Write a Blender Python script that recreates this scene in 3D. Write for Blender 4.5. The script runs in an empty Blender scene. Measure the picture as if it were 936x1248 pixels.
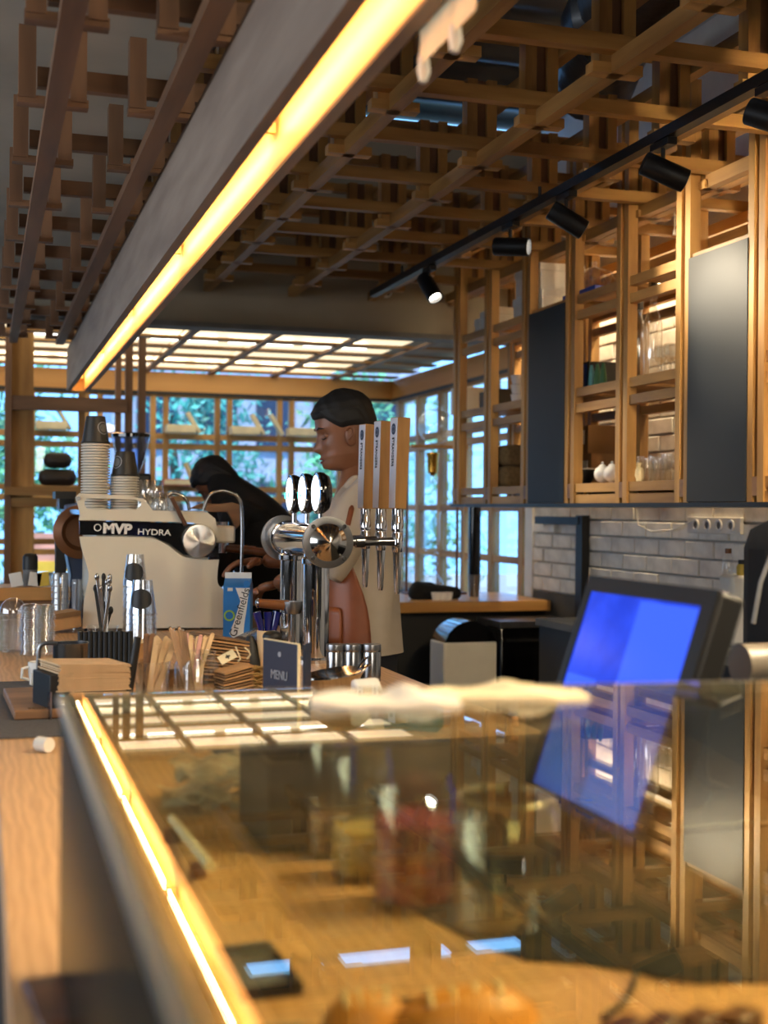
import bpy, bmesh, math, random
from mathutils import Vector, Matrix
random.seed(7)
PI = math.pi
SC = bpy.context.scene
COL = SC.collection

# ------------------------------------------------------------------ camera
FPX, CX, CY = 1560.0, 468.0, 624.0
PSI, PITCH, ROLL = math.radians(17.4), -2.0/1560, 0.008
CAM = Vector((0, 0, 1.35))
_f = Vector((math.sin(PSI), math.cos(PSI), 0)); _r = Vector((math.cos(PSI), -math.sin(PSI), 0)); _u = Vector((0, 0, 1))
f1 = (_f*math.cos(PITCH) + _u*math.sin(PITCH)).normalized(); u1 = _r.cross(f1).normalized()
CR = _r*math.cos(ROLL) + u1*math.sin(ROLL)
CU = u1*math.cos(ROLL) - _r*math.sin(ROLL)
CF = f1
cd = bpy.data.cameras.new('camera'); cam = bpy.data.objects.new('camera', cd); COL.objects.link(cam)
cd.sensor_fit = 'VERTICAL'; cd.sensor_height = 36; cd.lens = FPX/1248*36
cd.clip_start = 0.02; cd.clip_end = 200
cd.dof.use_dof = True; cd.dof.focus_distance = 3.3; cd.dof.aperture_fstop = 3.6
M = Matrix((CR, CU, -CF)).transposed().to_4x4(); M.translation = CAM
cam.matrix_world = M
SC.camera = cam
SC.view_settings.view_transform = 'Standard'; SC.view_settings.look = 'None'
SC.view_settings.gamma = 1; SC.view_settings.use_curve_mapping = False
SC.view_settings.exposure = 0.42
SC.cycles.transparent_max_bounces = 48

def ray(px, py): return CF + CR*((px-CX)/FPX) + CU*((CY-py)/FPX)
def W(px, py, D): return CAM + ray(px, py)*D
def Wz(px, py, z): r = ray(px, py); return CAM + r*((z-CAM.z)/r.z)
def Wx(px, py, x): r = ray(px, py); return CAM + r*((x-CAM.x)/r.x)
def Wy(px, py, y): r = ray(px, py); return CAM + r*((y-CAM.y)/r.y)

# ------------------------------------------------------------------ world and lights
def lin(c):
    o = []
    for v in c[:3]:
        v /= 255.0
        o.append(v/12.92 if v <= .04045 else ((v+.055)/1.055)**2.4)
    return (o[0], o[1], o[2], 1.0)
wd = bpy.data.worlds.new('sky'); SC.world = wd; wd.use_nodes = True
bg = wd.node_tree.nodes['Background']; bg.inputs[0].default_value = (0.19, 0.49, 1.0, 1); bg.inputs[1].default_value = 2.7
def light(kind, name, loc, energy, color, aim=None, size=.2, size_y=None, spot=60, blend=.5):
    l = bpy.data.lights.new(name, kind); l.energy = energy; l.color = color
    if kind == 'AREA':
        l.shape = 'RECTANGLE'; l.size = size; l.size_y = size_y or size
    elif kind == 'SPOT':
        l.spot_size = math.radians(spot); l.spot_blend = blend; l.shadow_soft_size = size
    elif kind == 'SUN': l.angle = math.radians(size)
    else: l.shadow_soft_size = size
    o = bpy.data.objects.new(name, l); COL.objects.link(o); o.location = loc
    if aim is not None: o.rotation_euler = (Vector(aim)-Vector(loc)).to_track_quat('-Z', 'Y').to_euler()
    return o
WARM = (1.0, .77, .46); WARM2 = (1.0, .84, .60); COOL = (.62, .78, 1.0)
light('SUN', 'sun', (0, -5, 20), 6.0, (1, .95, .85), aim=(2, 5, 0), size=2)
light('AREA', 'street_window_light', (-3.2, 2.2, 1.9), 95, (.82, .90, 1.0), aim=(.5, 2.8, 1.5), size=4.0, size_y=1.6)
light('AREA', 'back_fill_light', (.3, -1.6, 2.35), 30, (1, .90, .76), aim=(.9, 1.5, 1.0), size=1.2, size_y=1.2)  # unseen fill added behind the camera, no fixture known there
bl_ = light('AREA', 'bar_fill_light', (1.45, 1.2, 2.40), 16, WARM2, size=.3, size_y=1.4); bl_.rotation_euler = (0, .35, 0)  # unseen area fill added over the bar to brighten the counter
light('AREA', 'roof_void_fill', (1.4, 3.4, 2.86), 9, (.9, .94, 1.0), aim=(1.4, 3.5, 4), size=.6)  # fill added in the void to brighten the roof metal, not a fixture
cl_ = light('AREA', 'shelf_back_fill', (2.80, 4.6, 2.44), 24, WARM, size=.05, size_y=3.4); cl_.rotation_euler = (0, -.1, 0)  # long fill added to brighten the bricks behind the shelves, no known fitting

# ------------------------------------------------------------------ materials
MATS = {}
def newmat(name):
    m = bpy.data.materials.new(name); m.use_nodes = True; MATS[name] = m
    nt = m.node_tree; return m, nt, nt.nodes['Principled BSDF']
def noise_col(nt, c1, c2, scale=5.0, detail=4, stretch=(1, 1, 1), rand=0.0, lo=.35, hi=.65):
    N, L = nt.nodes, nt.links
    tc = N.new('ShaderNodeTexCoord'); mp = N.new('ShaderNodeMapping'); mp.inputs['Scale'].default_value = stretch
    L.new(tc.outputs['Object'], mp.inputs['Vector'])
    no = N.new('ShaderNodeTexNoise'); no.inputs['Scale'].default_value = scale; no.inputs['Detail'].default_value = detail
    L.new(mp.outputs[0], no.inputs['Vector'])
    cr = N.new('ShaderNodeValToRGB'); cr.color_ramp.elements[0].position = lo; cr.color_ramp.elements[1].position = hi
    cr.color_ramp.elements[0].color = c1; cr.color_ramp.elements[1].color = c2
    L.new(no.outputs[0], cr.inputs[0]); out = cr.outputs[0]
    if rand:
        oi = N.new('ShaderNodeObjectInfo'); mr = N.new('ShaderNodeMapRange')
        mr.inputs['To Min'].default_value = 1-rand; mr.inputs['To Max'].default_value = 1+rand
        L.new(oi.outputs['Random'], mr.inputs['Value'])
        hs = N.new('ShaderNodeHueSaturation'); L.new(mr.outputs[0], hs.inputs['Value']); L.new(out, hs.inputs['Color']); out = hs.outputs[0]
    return out, no
def wood(name, a, b, axis='X', rough=.55, scale=14, rand=.18, bump=.15):
    m, nt, p = newmat(name)
    st = {'X': (.12, 1, 1), 'Y': (1, .12, 1), 'Z': (1, 1, .12)}[axis]
    c, no = noise_col(nt, lin(a), lin(b), scale, 6, st, rand)
    nt.links.new(c, p.inputs['Base Color']); p.inputs['Roughness'].default_value = rough
    bp = nt.nodes.new('ShaderNodeBump'); bp.inputs['Strength'].default_value = bump; bp.inputs['Distance'].default_value = .002
    nt.links.new(no.outputs[0], bp.inputs['Height']); nt.links.new(bp.outputs[0], p.inputs['Normal'])
    return m
def grained(name, a, b):
    m, nt, p = newmat(name); N, L = nt.nodes, nt.links
    tc = N.new('ShaderNodeTexCoord'); mp = N.new('ShaderNodeMapping'); mp.inputs['Scale'].default_value = (1, .16, 1)
    L.new(tc.outputs['Object'], mp.inputs[0])
    wv = N.new('ShaderNodeTexWave'); wv.wave_type = 'BANDS'; wv.bands_direction = 'X'; wv.inputs['Scale'].default_value = 22
    wv.inputs['Distortion'].default_value = 9; wv.inputs['Detail'].default_value = 4; wv.inputs['Detail Scale'].default_value = 1.2
    L.new(mp.outputs[0], wv.inputs['Vector'])
    mp2 = N.new('ShaderNodeMapping'); mp2.inputs['Scale'].default_value = (1, .05, 1); L.new(tc.outputs['Object'], mp2.inputs[0])
    no = N.new('ShaderNodeTexNoise'); no.inputs['Scale'].default_value = 160; no.inputs['Detail'].default_value = 3; L.new(mp2.outputs[0], no.inputs['Vector'])
    mx = N.new('ShaderNodeMix'); mx.inputs[0].default_value = .6; L.new(wv.outputs['Fac'], mx.inputs[2]); L.new(no.outputs[0], mx.inputs[3])
    cr = N.new('ShaderNodeValToRGB'); cr.color_ramp.elements[0].position = .15; cr.color_ramp.elements[1].position = .8
    cr.color_ramp.elements[0].color = lin(a); cr.color_ramp.elements[1].color = lin(b)
    L.new(mx.outputs[0], cr.inputs[0]); L.new(cr.outputs[0], p.inputs['Base Color']); p.inputs['Roughness'].default_value = .38
    return m
def plain(name, c, rough=.5, metal=0.0, var=.12, scale=8, spec=None, coat=0, emit=None, es=0, bump=0):
    m, nt, p = newmat(name)
    a = tuple(v*(1-var) for v in lin(c)[:3])+(1,); b = tuple(min(1, v*(1+var)) for v in lin(c)[:3])+(1,)
    o, no = noise_col(nt, a, b, scale); nt.links.new(o, p.inputs['Base Color'])
    p.inputs['Roughness'].default_value = rough; p.inputs['Metallic'].default_value = metal
    if spec is not None: p.inputs['Specular IOR Level'].default_value = spec
    if coat: p.inputs['Coat Weight'].default_value = coat
    if emit: p.inputs['Emission Color'].default_value = emit; p.inputs['Emission Strength'].default_value = es
    if bump:
        bp = nt.nodes.new('ShaderNodeBump'); bp.inputs['Strength'].default_value = bump; bp.inputs['Distance'].default_value = .003
        nt.links.new(no.outputs[0], bp.inputs['Height']); nt.links.new(bp.outputs[0], p.inputs['Normal'])
    return m
def glass(name, tint=(.9, .95, .93), rough=.0, ior=1.5, extra=0.0, gcol=(1, 1, 1)):
    # thin clear glass: real Fresnel reflection over a clear tinted body
    m, nt, p = newmat(name); N, L = nt.nodes, nt.links; N.remove(p)
    out = [n for n in N if n.type == 'OUTPUT_MATERIAL'][0]
    tr = N.new('ShaderNodeBsdfTransparent'); tr.inputs[0].default_value = (*tint, 1)
    gl = N.new('ShaderNodeBsdfGlossy'); gl.inputs['Roughness'].default_value = rough; gl.inputs['Color'].default_value = (*gcol, 1)
    ge = N.new('ShaderNodeNewGeometry'); mr = N.new('ShaderNodeMapRange')
    mr.inputs['To Min'].default_value = ior; mr.inputs['To Max'].default_value = 1/ior
    L.new(ge.outputs['Backfacing'], mr.inputs['Value'])
    fr = N.new('ShaderNodeFresnel'); L.new(mr.outputs[0], fr.inputs['IOR'])
    ad = N.new('ShaderNodeMath'); ad.operation = 'ADD'; ad.use_clamp = True; ad.inputs[1].default_value = extra
    L.new(fr.outputs[0], ad.inputs[0])
    mx = N.new('ShaderNodeMixShader'); L.new(ad.outputs[0], mx.inputs[0]); L.new(tr.outputs[0], mx.inputs[1]); L.new(gl.outputs[0], mx.inputs[2])
    L.new(mx.outputs[0], out.inputs[0]); return m
def emis(name, c, s):
    m, nt, p = newmat(name)
    p.inputs['Base Color'].default_value = (*c, 1); p.inputs['Emission Color'].default_value = (*c, 1); p.inputs['Emission Strength'].default_value = s
    return m

for ax in 'XYZ':
    wood('pine_'+ax, (134, 94, 46), (182, 138, 76), ax)
    wood('darkpine_'+ax, (104, 74, 52), (140, 102, 72), ax)
grained('counter', (174, 132, 88), (206, 164, 116))
grained('casewood', (150, 106, 50), (190, 146, 80))
wood('worktop', (170, 118, 60), (198, 148, 86), 'X', rough=.3, scale=8, rand=0)
wood('fascia', (128, 110, 96), (150, 132, 116), 'Y', rough=.6, scale=18, rand=0, bump=.05)
wood('channel', (216, 170, 100), (232, 190, 122), 'Y', rough=.5, scale=9, rand=0, bump=.05)
wood('header_X', (186, 132, 66), (204, 152, 84), 'X', rough=.5, scale=6, rand=.05)
wood('header_Y', (186, 132, 66), (204, 152, 84), 'Y', rough=.5, scale=6, rand=.05)
wood('board', (108, 74, 46), (150, 108, 72), 'X', rough=.5, scale=20, rand=.1)
wood('tapwood', (142, 100, 50), (166, 122, 66), 'Z', rough=.4, scale=30, rand=.05)
wood('walnut', (70, 40, 22), (104, 62, 36), 'Z', rough=.4, scale=22, rand=.1)
wood('stick', (206, 170, 120), (226, 194, 148), 'Z', rough=.6, scale=25, rand=.08)
plain('tapface', (196, 196, 204), .35)
plain('plaster', (150, 140, 122), .85, var=.06, scale=3, bump=.1)
plain('panel', (176, 172, 160), .9, var=.1, scale=3)
plain('steel', (150, 150, 152), .22, 1, var=.05)
plain('chrome', (205, 206, 210), .06, 1, var=.02)
plain('satin', (190, 186, 180), .13, 1, var=.03)
plain('brushed', (140, 140, 142), .3, 1, var=.08, scale=20)
plain('brass', (190, 140, 60), .25, 1)
plain('darkmetal', (22, 22, 24), .45, .2)
plain('black', (12, 12, 13), .5)
plain('blackmat', (16, 15, 14), .9)
plain('blackgloss', (10, 10, 12), .12, coat=.5)
plain('chalk', (20, 24, 29), .6, var=.10, scale=3)
plain('ivory', (214, 206, 186), .4, var=.02)
plain('brick', (236, 234, 228), .75, var=.10, scale=14, bump=.4)
plain('mortar', (186, 182, 176), .9, var=.1, scale=20)
plain('white', (224, 222, 216), .5, var=.04)
plain('porcelain', (232, 230, 226), .15, var=.02)
plain('paper', (214, 208, 196), .8, var=.05)
plain('kraft', (176, 134, 88), .85, var=.10, scale=14, bump=.2)
plain('kraftdark', (120, 90, 58), .85, var=.12, scale=14, bump=.2)
plain('napkin', (212, 180, 140), .9, var=.08, scale=30, bump=.2)
plain('twine', (168, 138, 84), .9, var=.2, scale=60)
plain('navy', (34, 44, 66), .4)
plain('navygloss', (20, 26, 96), .1, coat=.5)
plain('milkblue', (40, 118, 190), .35)
plain('lime', (150, 190, 60), .5)
plain('grey', (110, 110, 110), .7)
plain('greyprint', (150, 155, 165), .7)
plain('matgrey', (84, 80, 78), .95, var=.15, scale=200, bump=.5)
plain('cupblack', (40, 37, 33), .45, var=.1)
plain('cupwhite', (210, 204, 192), .6, var=.03)
plain('skin', (124, 80, 55), .45, var=.06, scale=12)
plain('lip', (112, 58, 48), .45)
plain('hair', (12, 10, 10), .7, var=.3, scale=60, bump=.5)
plain('shirt', (176, 164, 148), .85, var=.06, scale=9, bump=.4)
plain('leather', (128, 68, 34), .42, var=.14, scale=9, bump=.2)
plain('blackcloth', (10, 10, 12), .95, var=.2, scale=20, bump=.5)
plain('denim', (24, 26, 34), .9)
plain('sack', (120, 96, 60), .95, var=.2, scale=80, bump=.5)
plain('cardboard', (150, 112, 70), .85, var=.08)
plain('blueplastic', (30, 60, 150), .35)
plain('bluegrey', (92, 110, 146), .35, .4)
plain('tinbrown', (120, 76, 44), .35, .4)
plain('rubber', (20, 20, 20), .8)
plain('floor', (70, 66, 62), .6, var=.15, scale=3)
plain('roofmetal', (70, 72, 76), .4, .6)
plain('duct', (44, 42, 42), .4, .7, bump=.5, scale=30)
plain('wallgrey', (92, 88, 82), .9)
plain('concrete', (140, 140, 138), .9)
plain('leaf', (84, 150, 110), .6, var=.45, scale=2)
plain('leaf2', (60, 140, 130), .6, var=.45, scale=2)
plain('bark', (80, 62, 48), .9)
plain('facade', (150, 160, 180), .9)
plain('wrapgrey', (158, 156, 146), .5)
plain('petal', (128, 34, 62), .7, var=.5, scale=40)
plain('dried', (176, 150, 84), .8, var=.4, scale=40)
plain('driedbrown', (96, 62, 36), .8, var=.4, scale=40)
plain('bread', (206, 142, 62), .45, var=.25, scale=12, bump=.3)
plain('choco', (72, 34, 22), .4, var=.25, scale=30, bump=.5)
plain('slab', (96, 98, 94), .6, var=.1)
plain('pink', (200, 150, 140), .6)
plain('red', (170, 40, 34), .5)
plain('yellow', (214, 180, 70), .6)
plain('green', (60, 110, 70), .6)
plain('teal', (60, 120, 130), .6)
plain('cream', (222, 208, 170), .7)
plain('boxbrown', (40, 30, 24), .5)
plain('print', (26, 28, 34), .6)
plain('orange', (190, 96, 52), .6)
emis('led', (1.0, .80, .44), 17)
emis('tube', (1.0, .95, .86), 5.0)
emis('skypanel', (1.0, .86, .58), .85)
emis('spotface', (1.0, .92, .78), 18)
emis('badge', (.90, .97, 1.0), 2.6)
emis('badgetext', (.10, .85, .80), 1.2)
glass('pane_glass', (.96, .98, .98))
glass('case_glass', (.96, .95, .82))
glass('smoked_glass', (.30, .31, .26), .16, gcol=(.50, .53, .50))
glass('case_edge', (.74, .74, .60), .35, extra=.16)
glass('jar_glass', (.955, .97, .97), .02, extra=.05)
glass('clear_plastic', (.95, .965, .98), .10, extra=.12)
glass('blue_plastic', (.55, .66, .88), .08, extra=.08)
glass('shelf_glass', (.93, .93, .90), .12, extra=.22)
glass('film', (.74, .74, .70), .5, extra=.38)

def radial_steel():
    m, nt, p = newmat('turned_steel'); p.inputs['Base Color'].default_value = (.62, .58, .54, 1); p.inputs['Metallic'].default_value = 1
    p.inputs['Roughness'].default_value = .28; p.inputs['Anisotropic'].default_value = .95
    t = nt.nodes.new('ShaderNodeTangent'); t.direction_type = 'RADIAL'; t.axis = 'Y'; nt.links.new(t.outputs[0], p.inputs['Tangent'])
radial_steel()
plain('rodglint', (252, 246, 228), .3, .35, var=.02)  # lamp reflection on the chrome rod put into a pale base colour
def screen_mat():
    m, nt, p = newmat('screen'); N, L = nt.nodes, nt.links
    tc = N.new('ShaderNodeTexCoord'); no = N.new('ShaderNodeTexNoise'); no.inputs['Scale'].default_value = 9; no.inputs['Detail'].default_value = 8
    L.new(tc.outputs['Object'], no.inputs['Vector'])
    cr = N.new('ShaderNodeValToRGB'); cr.color_ramp.elements[0].position = .35; cr.color_ramp.elements[0].color = (.008, .035, .50, 1)
    cr.color_ramp.elements[1].position = .72; cr.color_ramp.elements[1].color = (.03, .09, .95, 1)
    L.new(no.outputs[0], cr.inputs[0]); L.new(cr.outputs[0], p.inputs['Emission Color'])
    p.inputs['Base Color'].default_value = (.01, .01, .02, 1); p.inputs['Emission Strength'].default_value = 1.05; p.inputs['Roughness'].default_value = .12
screen_mat()
plain('screenpale', (4, 10, 30), .12, emit=(.045, .12, 1.0, 1), es=1.0)
plain('rollergrey', (112, 104, 92), .4)

# ------------------------------------------------------------------ mesh helpers
class MB:
    def __init__(s, T=None): s.v = []; s.f = []; s.T = T or Matrix.Identity(4)
    def add(s, vs, fs):
        n = len(s.v); s.v += [tuple(v) for v in vs]; s.f += [tuple(i+n for i in f) for f in fs]; return s
    def box(s, x0, x1, y0, y1, z0, z1):
        v = [(x0,y0,z0),(x1,y0,z0),(x1,y1,z0),(x0,y1,z0),(x0,y0,z1),(x1,y0,z1),(x1,y1,z1),(x0,y1,z1)]
        return s.add(v, [(0,3,2,1),(4,5,6,7),(0,1,5,4),(1,2,6,5),(2,3,7,6),(3,0,4,7)])
    def cbox(s, c, d): return s.box(c[0]-d[0]/2, c[0]+d[0]/2, c[1]-d[1]/2, c[1]+d[1]/2, c[2]-d[2]/2, c[2]+d[2]/2)
    def beam(s, p, q, w, h, up=(0, 0, 1)):
        p, q = Vector(p), Vector(q); d = (q-p).normalized(); a = d.cross(Vector(up))
        if a.length < 1e-4: a = d.cross(Vector((1, 0, 0)))
        a.normalize(); b = a.cross(d).normalized(); a = a*w/2; b = b*h/2
        v = [p-a-b, p+a-b, p+a+b, p-a+b, q-a-b, q+a-b, q+a+b, q-a+b]
        return s.add(v, [(0,1,2,3),(7,6,5,4),(0,4,5,1),(1,5,6,2),(2,6,7,3),(3,7,4,0)])
    def cyl(s, p, q, r0, r1=None, n=20, caps=True):
        r1 = r0 if r1 is None else r1; p, q = Vector(p), Vector(q); d = (q-p).normalized()
        a = d.orthogonal().normalized(); b = d.cross(a); v = []
        for k in range(n):
            t = 2*PI*k/n; e = a*math.cos(t)+b*math.sin(t); v += [p+e*r0, q+e*r1]
        f = [(2*k, 2*((k+1)%n), 2*((k+1)%n)+1, 2*k+1) for k in range(n)]
        if caps: f += [tuple(2*k for k in range(n))[::-1], tuple(2*k+1 for k in range(n))]
        return s.add(v, f)
    def lathe(s, c, prof, n=24, axis=None, cap0=True, cap1=True):
        """prof: list of (r, h) along axis from c"""
        c = Vector(c); d = Vector(axis or (0, 0, 1)).normalized()
        a = Vector((1, 0, 0)) if abs(d.z) > .99 else d.cross(Vector((0, 0, 1))).normalized(); b = d.cross(a)
        v = []; m = len(prof)
        for k in range(n):
            t = 2*PI*k/n; e = a*math.cos(t)+b*math.sin(t)
            v += [c+e*r+d*h for r, h in prof]
        f = []
        for k in range(n):
            k2 = (k+1) % n
            for i in range(m-1): f.append((k*m+i, k2*m+i, k2*m+i+1, k*m+i+1))
        if cap0 and prof[0][0] > 1e-5: f.append(tuple(k*m for k in range(n))[::-1])
        if cap1 and prof[-1][0] > 1e-5: f.append(tuple(k*m+m-1 for k in range(n)))
        return s.add(v, f)
    def tube(s, pts, r, n=10, closed=False):
        pts = [Vector(p) for p in pts]; m = len(pts); v = []; prev = None
        rs = r if isinstance(r, (list, tuple)) else [r]*m
        for i, p in enumerate(pts):
            if closed: d = pts[(i+1) % m]-pts[i-1]
            else: d = pts[min(i+1, m-1)]-pts[max(i-1, 0)]
            d.normalize()
            a = d.orthogonal().normalized() if prev is None else (prev-d*prev.dot(d)).normalized()
            prev = a; b = d.cross(a)
            for k in range(n):
                t = 2*PI*k/n; v.append(p+(a*math.cos(t)+b*math.sin(t))*rs[i])
        f = []
        for i in range(m if closed else m-1):
            j = (i+1) % m
            for k in range(n): f.append((i*n+k, i*n+(k+1) % n, j*n+(k+1) % n, j*n+k))
        if not closed: f += [tuple(range(n))[::-1], tuple(range((m-1)*n, m*n))]
        return s.add(v, f)
    def ell(s, c, rx, ry, rz, n=20, m=12, R=None):
        c = Vector(c); R = R or Matrix.Identity(3); v = []
        for i in range(m+1):
            a = PI*i/m
            for k in range(n):
                t = 2*PI*k/n; v.append(c+R@Vector((rx*math.sin(a)*math.cos(t), ry*math.sin(a)*math.sin(t), rz*math.cos(a))))
        f = []
        for i in range(m):
            for k in range(n): f.append((i*n+k, (i+1)*n+k, (i+1)*n+(k+1) % n, i*n+(k+1) % n))
        return s.add(v, f)
    def prism(s, poly, d):
        """poly: list of 3D points (planar), d: extrusion vector"""
        n = len(poly); d = Vector(d); v = [Vector(p) for p in poly]+[Vector(p)+d for p in poly]
        f = [tuple(range(n))[::-1], tuple(range(n, 2*n))]+[(i, (i+1) % n, (i+1) % n+n, i+n) for i in range(n)]
        return s.add(v, f)
    def build(s, name, mat, parent=None, smooth=True, bevel=0, sub=0, origin=None):
        me = bpy.data.meshes.new(name)
        if parent is not None:
            o0 = Vector((0, 0, 0)); q = parent
            while q is not None: o0 += Vector(q['_o']); q = q.parent
        else: o0 = Vector(origin) if origin is not None else Vector((0, 0, 0))
        me.from_pydata([tuple((s.T@Vector(v))-o0) for v in s.v], [], s.f)
        bm = bmesh.new(); bm.from_mesh(me); bmesh.ops.remove_doubles(bm, verts=bm.verts, dist=1e-6)
        bmesh.ops.recalc_face_normals(bm, faces=bm.faces); bm.to_mesh(me); bm.free()
        if smooth:
            me.polygons.foreach_set('use_smooth', [True]*len(me.polygons)); me.set_sharp_from_angle(angle=math.radians(38))
        o = bpy.data.objects.new(name, me); COL.objects.link(o)
        me.materials.append(MATS[mat] if isinstance(mat, str) else mat)
        o['_o'] = tuple(o0) if parent is None else (0.0, 0.0, 0.0)
        if parent is not None: o.parent = parent
        else: o.location = o0
        if bevel:
            b = o.modifiers.new('bevel', 'BEVEL'); b.width = bevel; b.segments = 2; b.limit_method = 'ANGLE'
        if sub:
            b = o.modifiers.new('sub', 'SUBSURF'); b.levels = sub; b.render_levels = sub
        return o
def thing(name, label, cat, loc=(0, 0, 0), group=None):
    o = bpy.data.objects.new(name, None); COL.objects.link(o); o.location = loc; o['_o'] = tuple(loc)
    o.empty_display_size = .05
    o['label'] = label; o['category'] = cat
    if group: o['group'] = group
    return o
def tag(o, label, cat, group=None):
    o['label'] = label; o['category'] = cat
    if group: o['group'] = group
    return o
def struct(o): o['kind'] = 'structure'; return o
def sroot(name, loc=(0, 0, 0)):
    o = bpy.data.objects.new(name, None); COL.objects.link(o); o.location = loc; o['_o'] = tuple(loc); o['kind'] = 'structure'; return o
def share(src, name, parent, loc, rot=None, sca=None):
    """another piece sharing src's mesh, as child of parent (loc in parent's frame)"""
    o = src.copy(); o.name = name; COL.objects.link(o); o.parent = parent; o.location = loc
    if rot: o.rotation_euler = rot
    if sca: o.scale = sca
    return o
def dup(root, loc, rotz=0, label=None, scale=None, group=None):
    r = root.copy(); COL.objects.link(r); r.location = loc; r.rotation_euler = (0, 0, rotz); r['_o'] = tuple(loc)
    if label: r['label'] = label
    if group: r['group'] = group
    if scale: r.scale = scale if isinstance(scale, (tuple, list)) else (scale,)*3
    for ch in list(root.children):
        c = ch.copy(); COL.objects.link(c); c.parent = r
        for g in ch.children:
            d = g.copy(); COL.objects.link(d); d.parent = c
    return r
def text(body, size, T, mat, parent, name='lettering', ext=.0006, align='CENTER', sx=1, bold=0):
    cu = bpy.data.curves.new(name, 'FONT'); cu.body = body; cu.size = size; cu.extrude = ext; cu.offset = bold; cu.align_x = align; cu.align_y = 'CENTER'
    t = bpy.data.objects.new(name, cu); COL.objects.link(t)
    bpy.context.view_layer.update()
    me = bpy.data.meshes.new_from_object(t.evaluated_get(bpy.context.evaluated_depsgraph_get()))
    COL.objects.unlink(t); bpy.data.objects.remove(t)
    o0 = Vector((0, 0, 0)); q = parent
    while q is not None: o0 += Vector(q['_o']); q = q.parent
    me.transform(Matrix.Translation(-o0) @ T @ Matrix.Diagonal((sx, 1, 1, 1)))
    me.materials.clear(); me.materials.append(MATS[mat])
    o = bpy.data.objects.new(name, me); COL.objects.link(o); o.parent = parent; o['_o'] = (0.0, 0.0, 0.0)
    return o
def frame(c, xdir, ydir):
    x = Vector(xdir).normalized(); z = x.cross(Vector(ydir)).normalized(); y = z.cross(x)
    m = Matrix((x, y, z)).transposed().to_4x4(); m.translation = Vector(c); return m
def at(x, y, z, rz=0): return Matrix.Translation((x, y, z)) @ Matrix.Rotation(rz, 4, 'Z')

# ------------------------------------------------------------------ setting
HC = 0.95                                   # counter height
XW, YB, YS = 2.87, 9.0, 6.5                 # right wall, back wall, lowered ceiling start
struct(MB().box(-4, XW+.2, -3, YB+.1, -.06, 0).build('floor', 'floor'))
struct(MB().box(-4.1, -4, -3, YB+.1, 0, 3.5).build('wall_left', 'wallgrey'))
struct(MB().box(-4.1, XW+.2, -3.1, -3, 0, 3.5).build('wall_front', 'wallgrey'))
# corrugated roof over the bar
mb = MB(); n = 150; v = []
for i in range(n+1):
    y = -3+(YS+3.1)*i/n; z = 3.46+.018*math.cos(i*1.25)
    v += [(-4, y, z), (XW+.2, y, z), (-4, y, z+.01), (XW+.2, y, z+.01)]
f = []
for i in range(n):
    a = 4*i; f += [(a, a+1, a+5, a+4), (a+2, a+6, a+7, a+3)]
mb.add(v, f); struct(mb.build('ceiling', 'roofmetal'))
# plaster bulkhead above the windowed bay
b = sroot('wall_bulkhead')
MB().box(-4, XW+.2, YS, YS+.12, 2.30, 3.37).build('plaster_face', 'plaster', b)
MB().box(-4, XW, YS-.012, YS+.13, 2.275, 2.30).build('edge_trim', 'grey', b)
# left plaster ceiling panel (lower)
struct(MB().box(-4, .44, -.6, YS, 2.38, 2.42).build('ceiling_panel', 'panel'))

# right wall: painted bricks, windows further back
wr = sroot('wall_right')
MB().box(XW+.02, XW+.2, -3, 6.5, 0, 3.5).build('backing', 'mortar', wr)
L_, H_, G_ = .215, .068, .009
br = None; cnt = 0
for r in range(17):
    z = .93+r*(H_+G_)
    y = 2.72-(.11 if r % 2 else 0)
    while y < 6.45 and cnt < 299:
        l = min(L_, 6.5-y)
        if l > .05:
            if br is None:
                br = MB().box(0, .03, 0, L_, 0, H_).build('brick', 'brick', wr, bevel=.004); o = br
            else: o = share(br, 'brick', wr, (0, 0, 0))
            o.location = (XW+random.uniform(-.004, .003), y, z); o.scale = (1, l/L_, 1)
            cnt += 1
        y += L_+G_
MB().box(XW, XW+.03, 2.5, 6.5, .93+17*(H_+G_), 3.4).build('plaster_face', 'white', wr)
MB().box(XW, XW+.03, 2.5, 6.5, 0, .92).build('plaster_base', 'wallgrey', wr)

# windows: framed grids with real panes
def bars(root, axis, fixed, a0, a1, pitch, rails, z0, z1, t=.05, w=.038, pair=.05, skip=()):
    k = 0; a = a0
    proto = None
    while a <= a1+1e-3:
        for s_ in ((-pair/2-w/2+.0), (pair/2+w/2)):
            c = a+s_
            m_ = MB()
            if axis == 'X': m_.box(c-w/2, c+w/2, fixed-t/2, fixed+t/2, z0, z1)
            else: m_.box(fixed-t/2, fixed+t/2, c-w/2, c+w/2, z0, z1)
            m_.build('mullion', 'pine_Z', root)
        a += pitch
    for z in rails:
        m_ = MB()
        if axis == 'X': m_.box(a0-.1, a1+.1, fixed-t/2+.004, fixed+t/2-.004, z-.02, z+.02)
        else: m_.box(fixed-t/2+.004, fixed+t/2-.004, a0-.1, a1+.1, z-.02, z+.02)
        m_.build('rail', 'pine_'+axis, root)
railz = [2.15, 1.855, 1.785, 1.49, 1.42, 1.12, 1.05, .76, .5]
w1 = sroot('window_1')
bars(w1, 'X', YB, -2.43, 2.52, .45, railz, .5, 2.17)
for i in range(12):
    x = -2.43+.45*i
    for z0, z1 in ((1.875, 2.13), (1.51, 1.765), (1.14, 1.40), (.52, 1.03)):
        MB().box(x-.41+.03, x-.0-.06, YB-.004, YB+.004, z0, z1).build('pane', 'pane_glass', w1)
struct(MB().box(-4, XW+.1, YB-.04, YB+.12, 2.15, 2.30).build('trim_1', 'header_X'))
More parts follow.
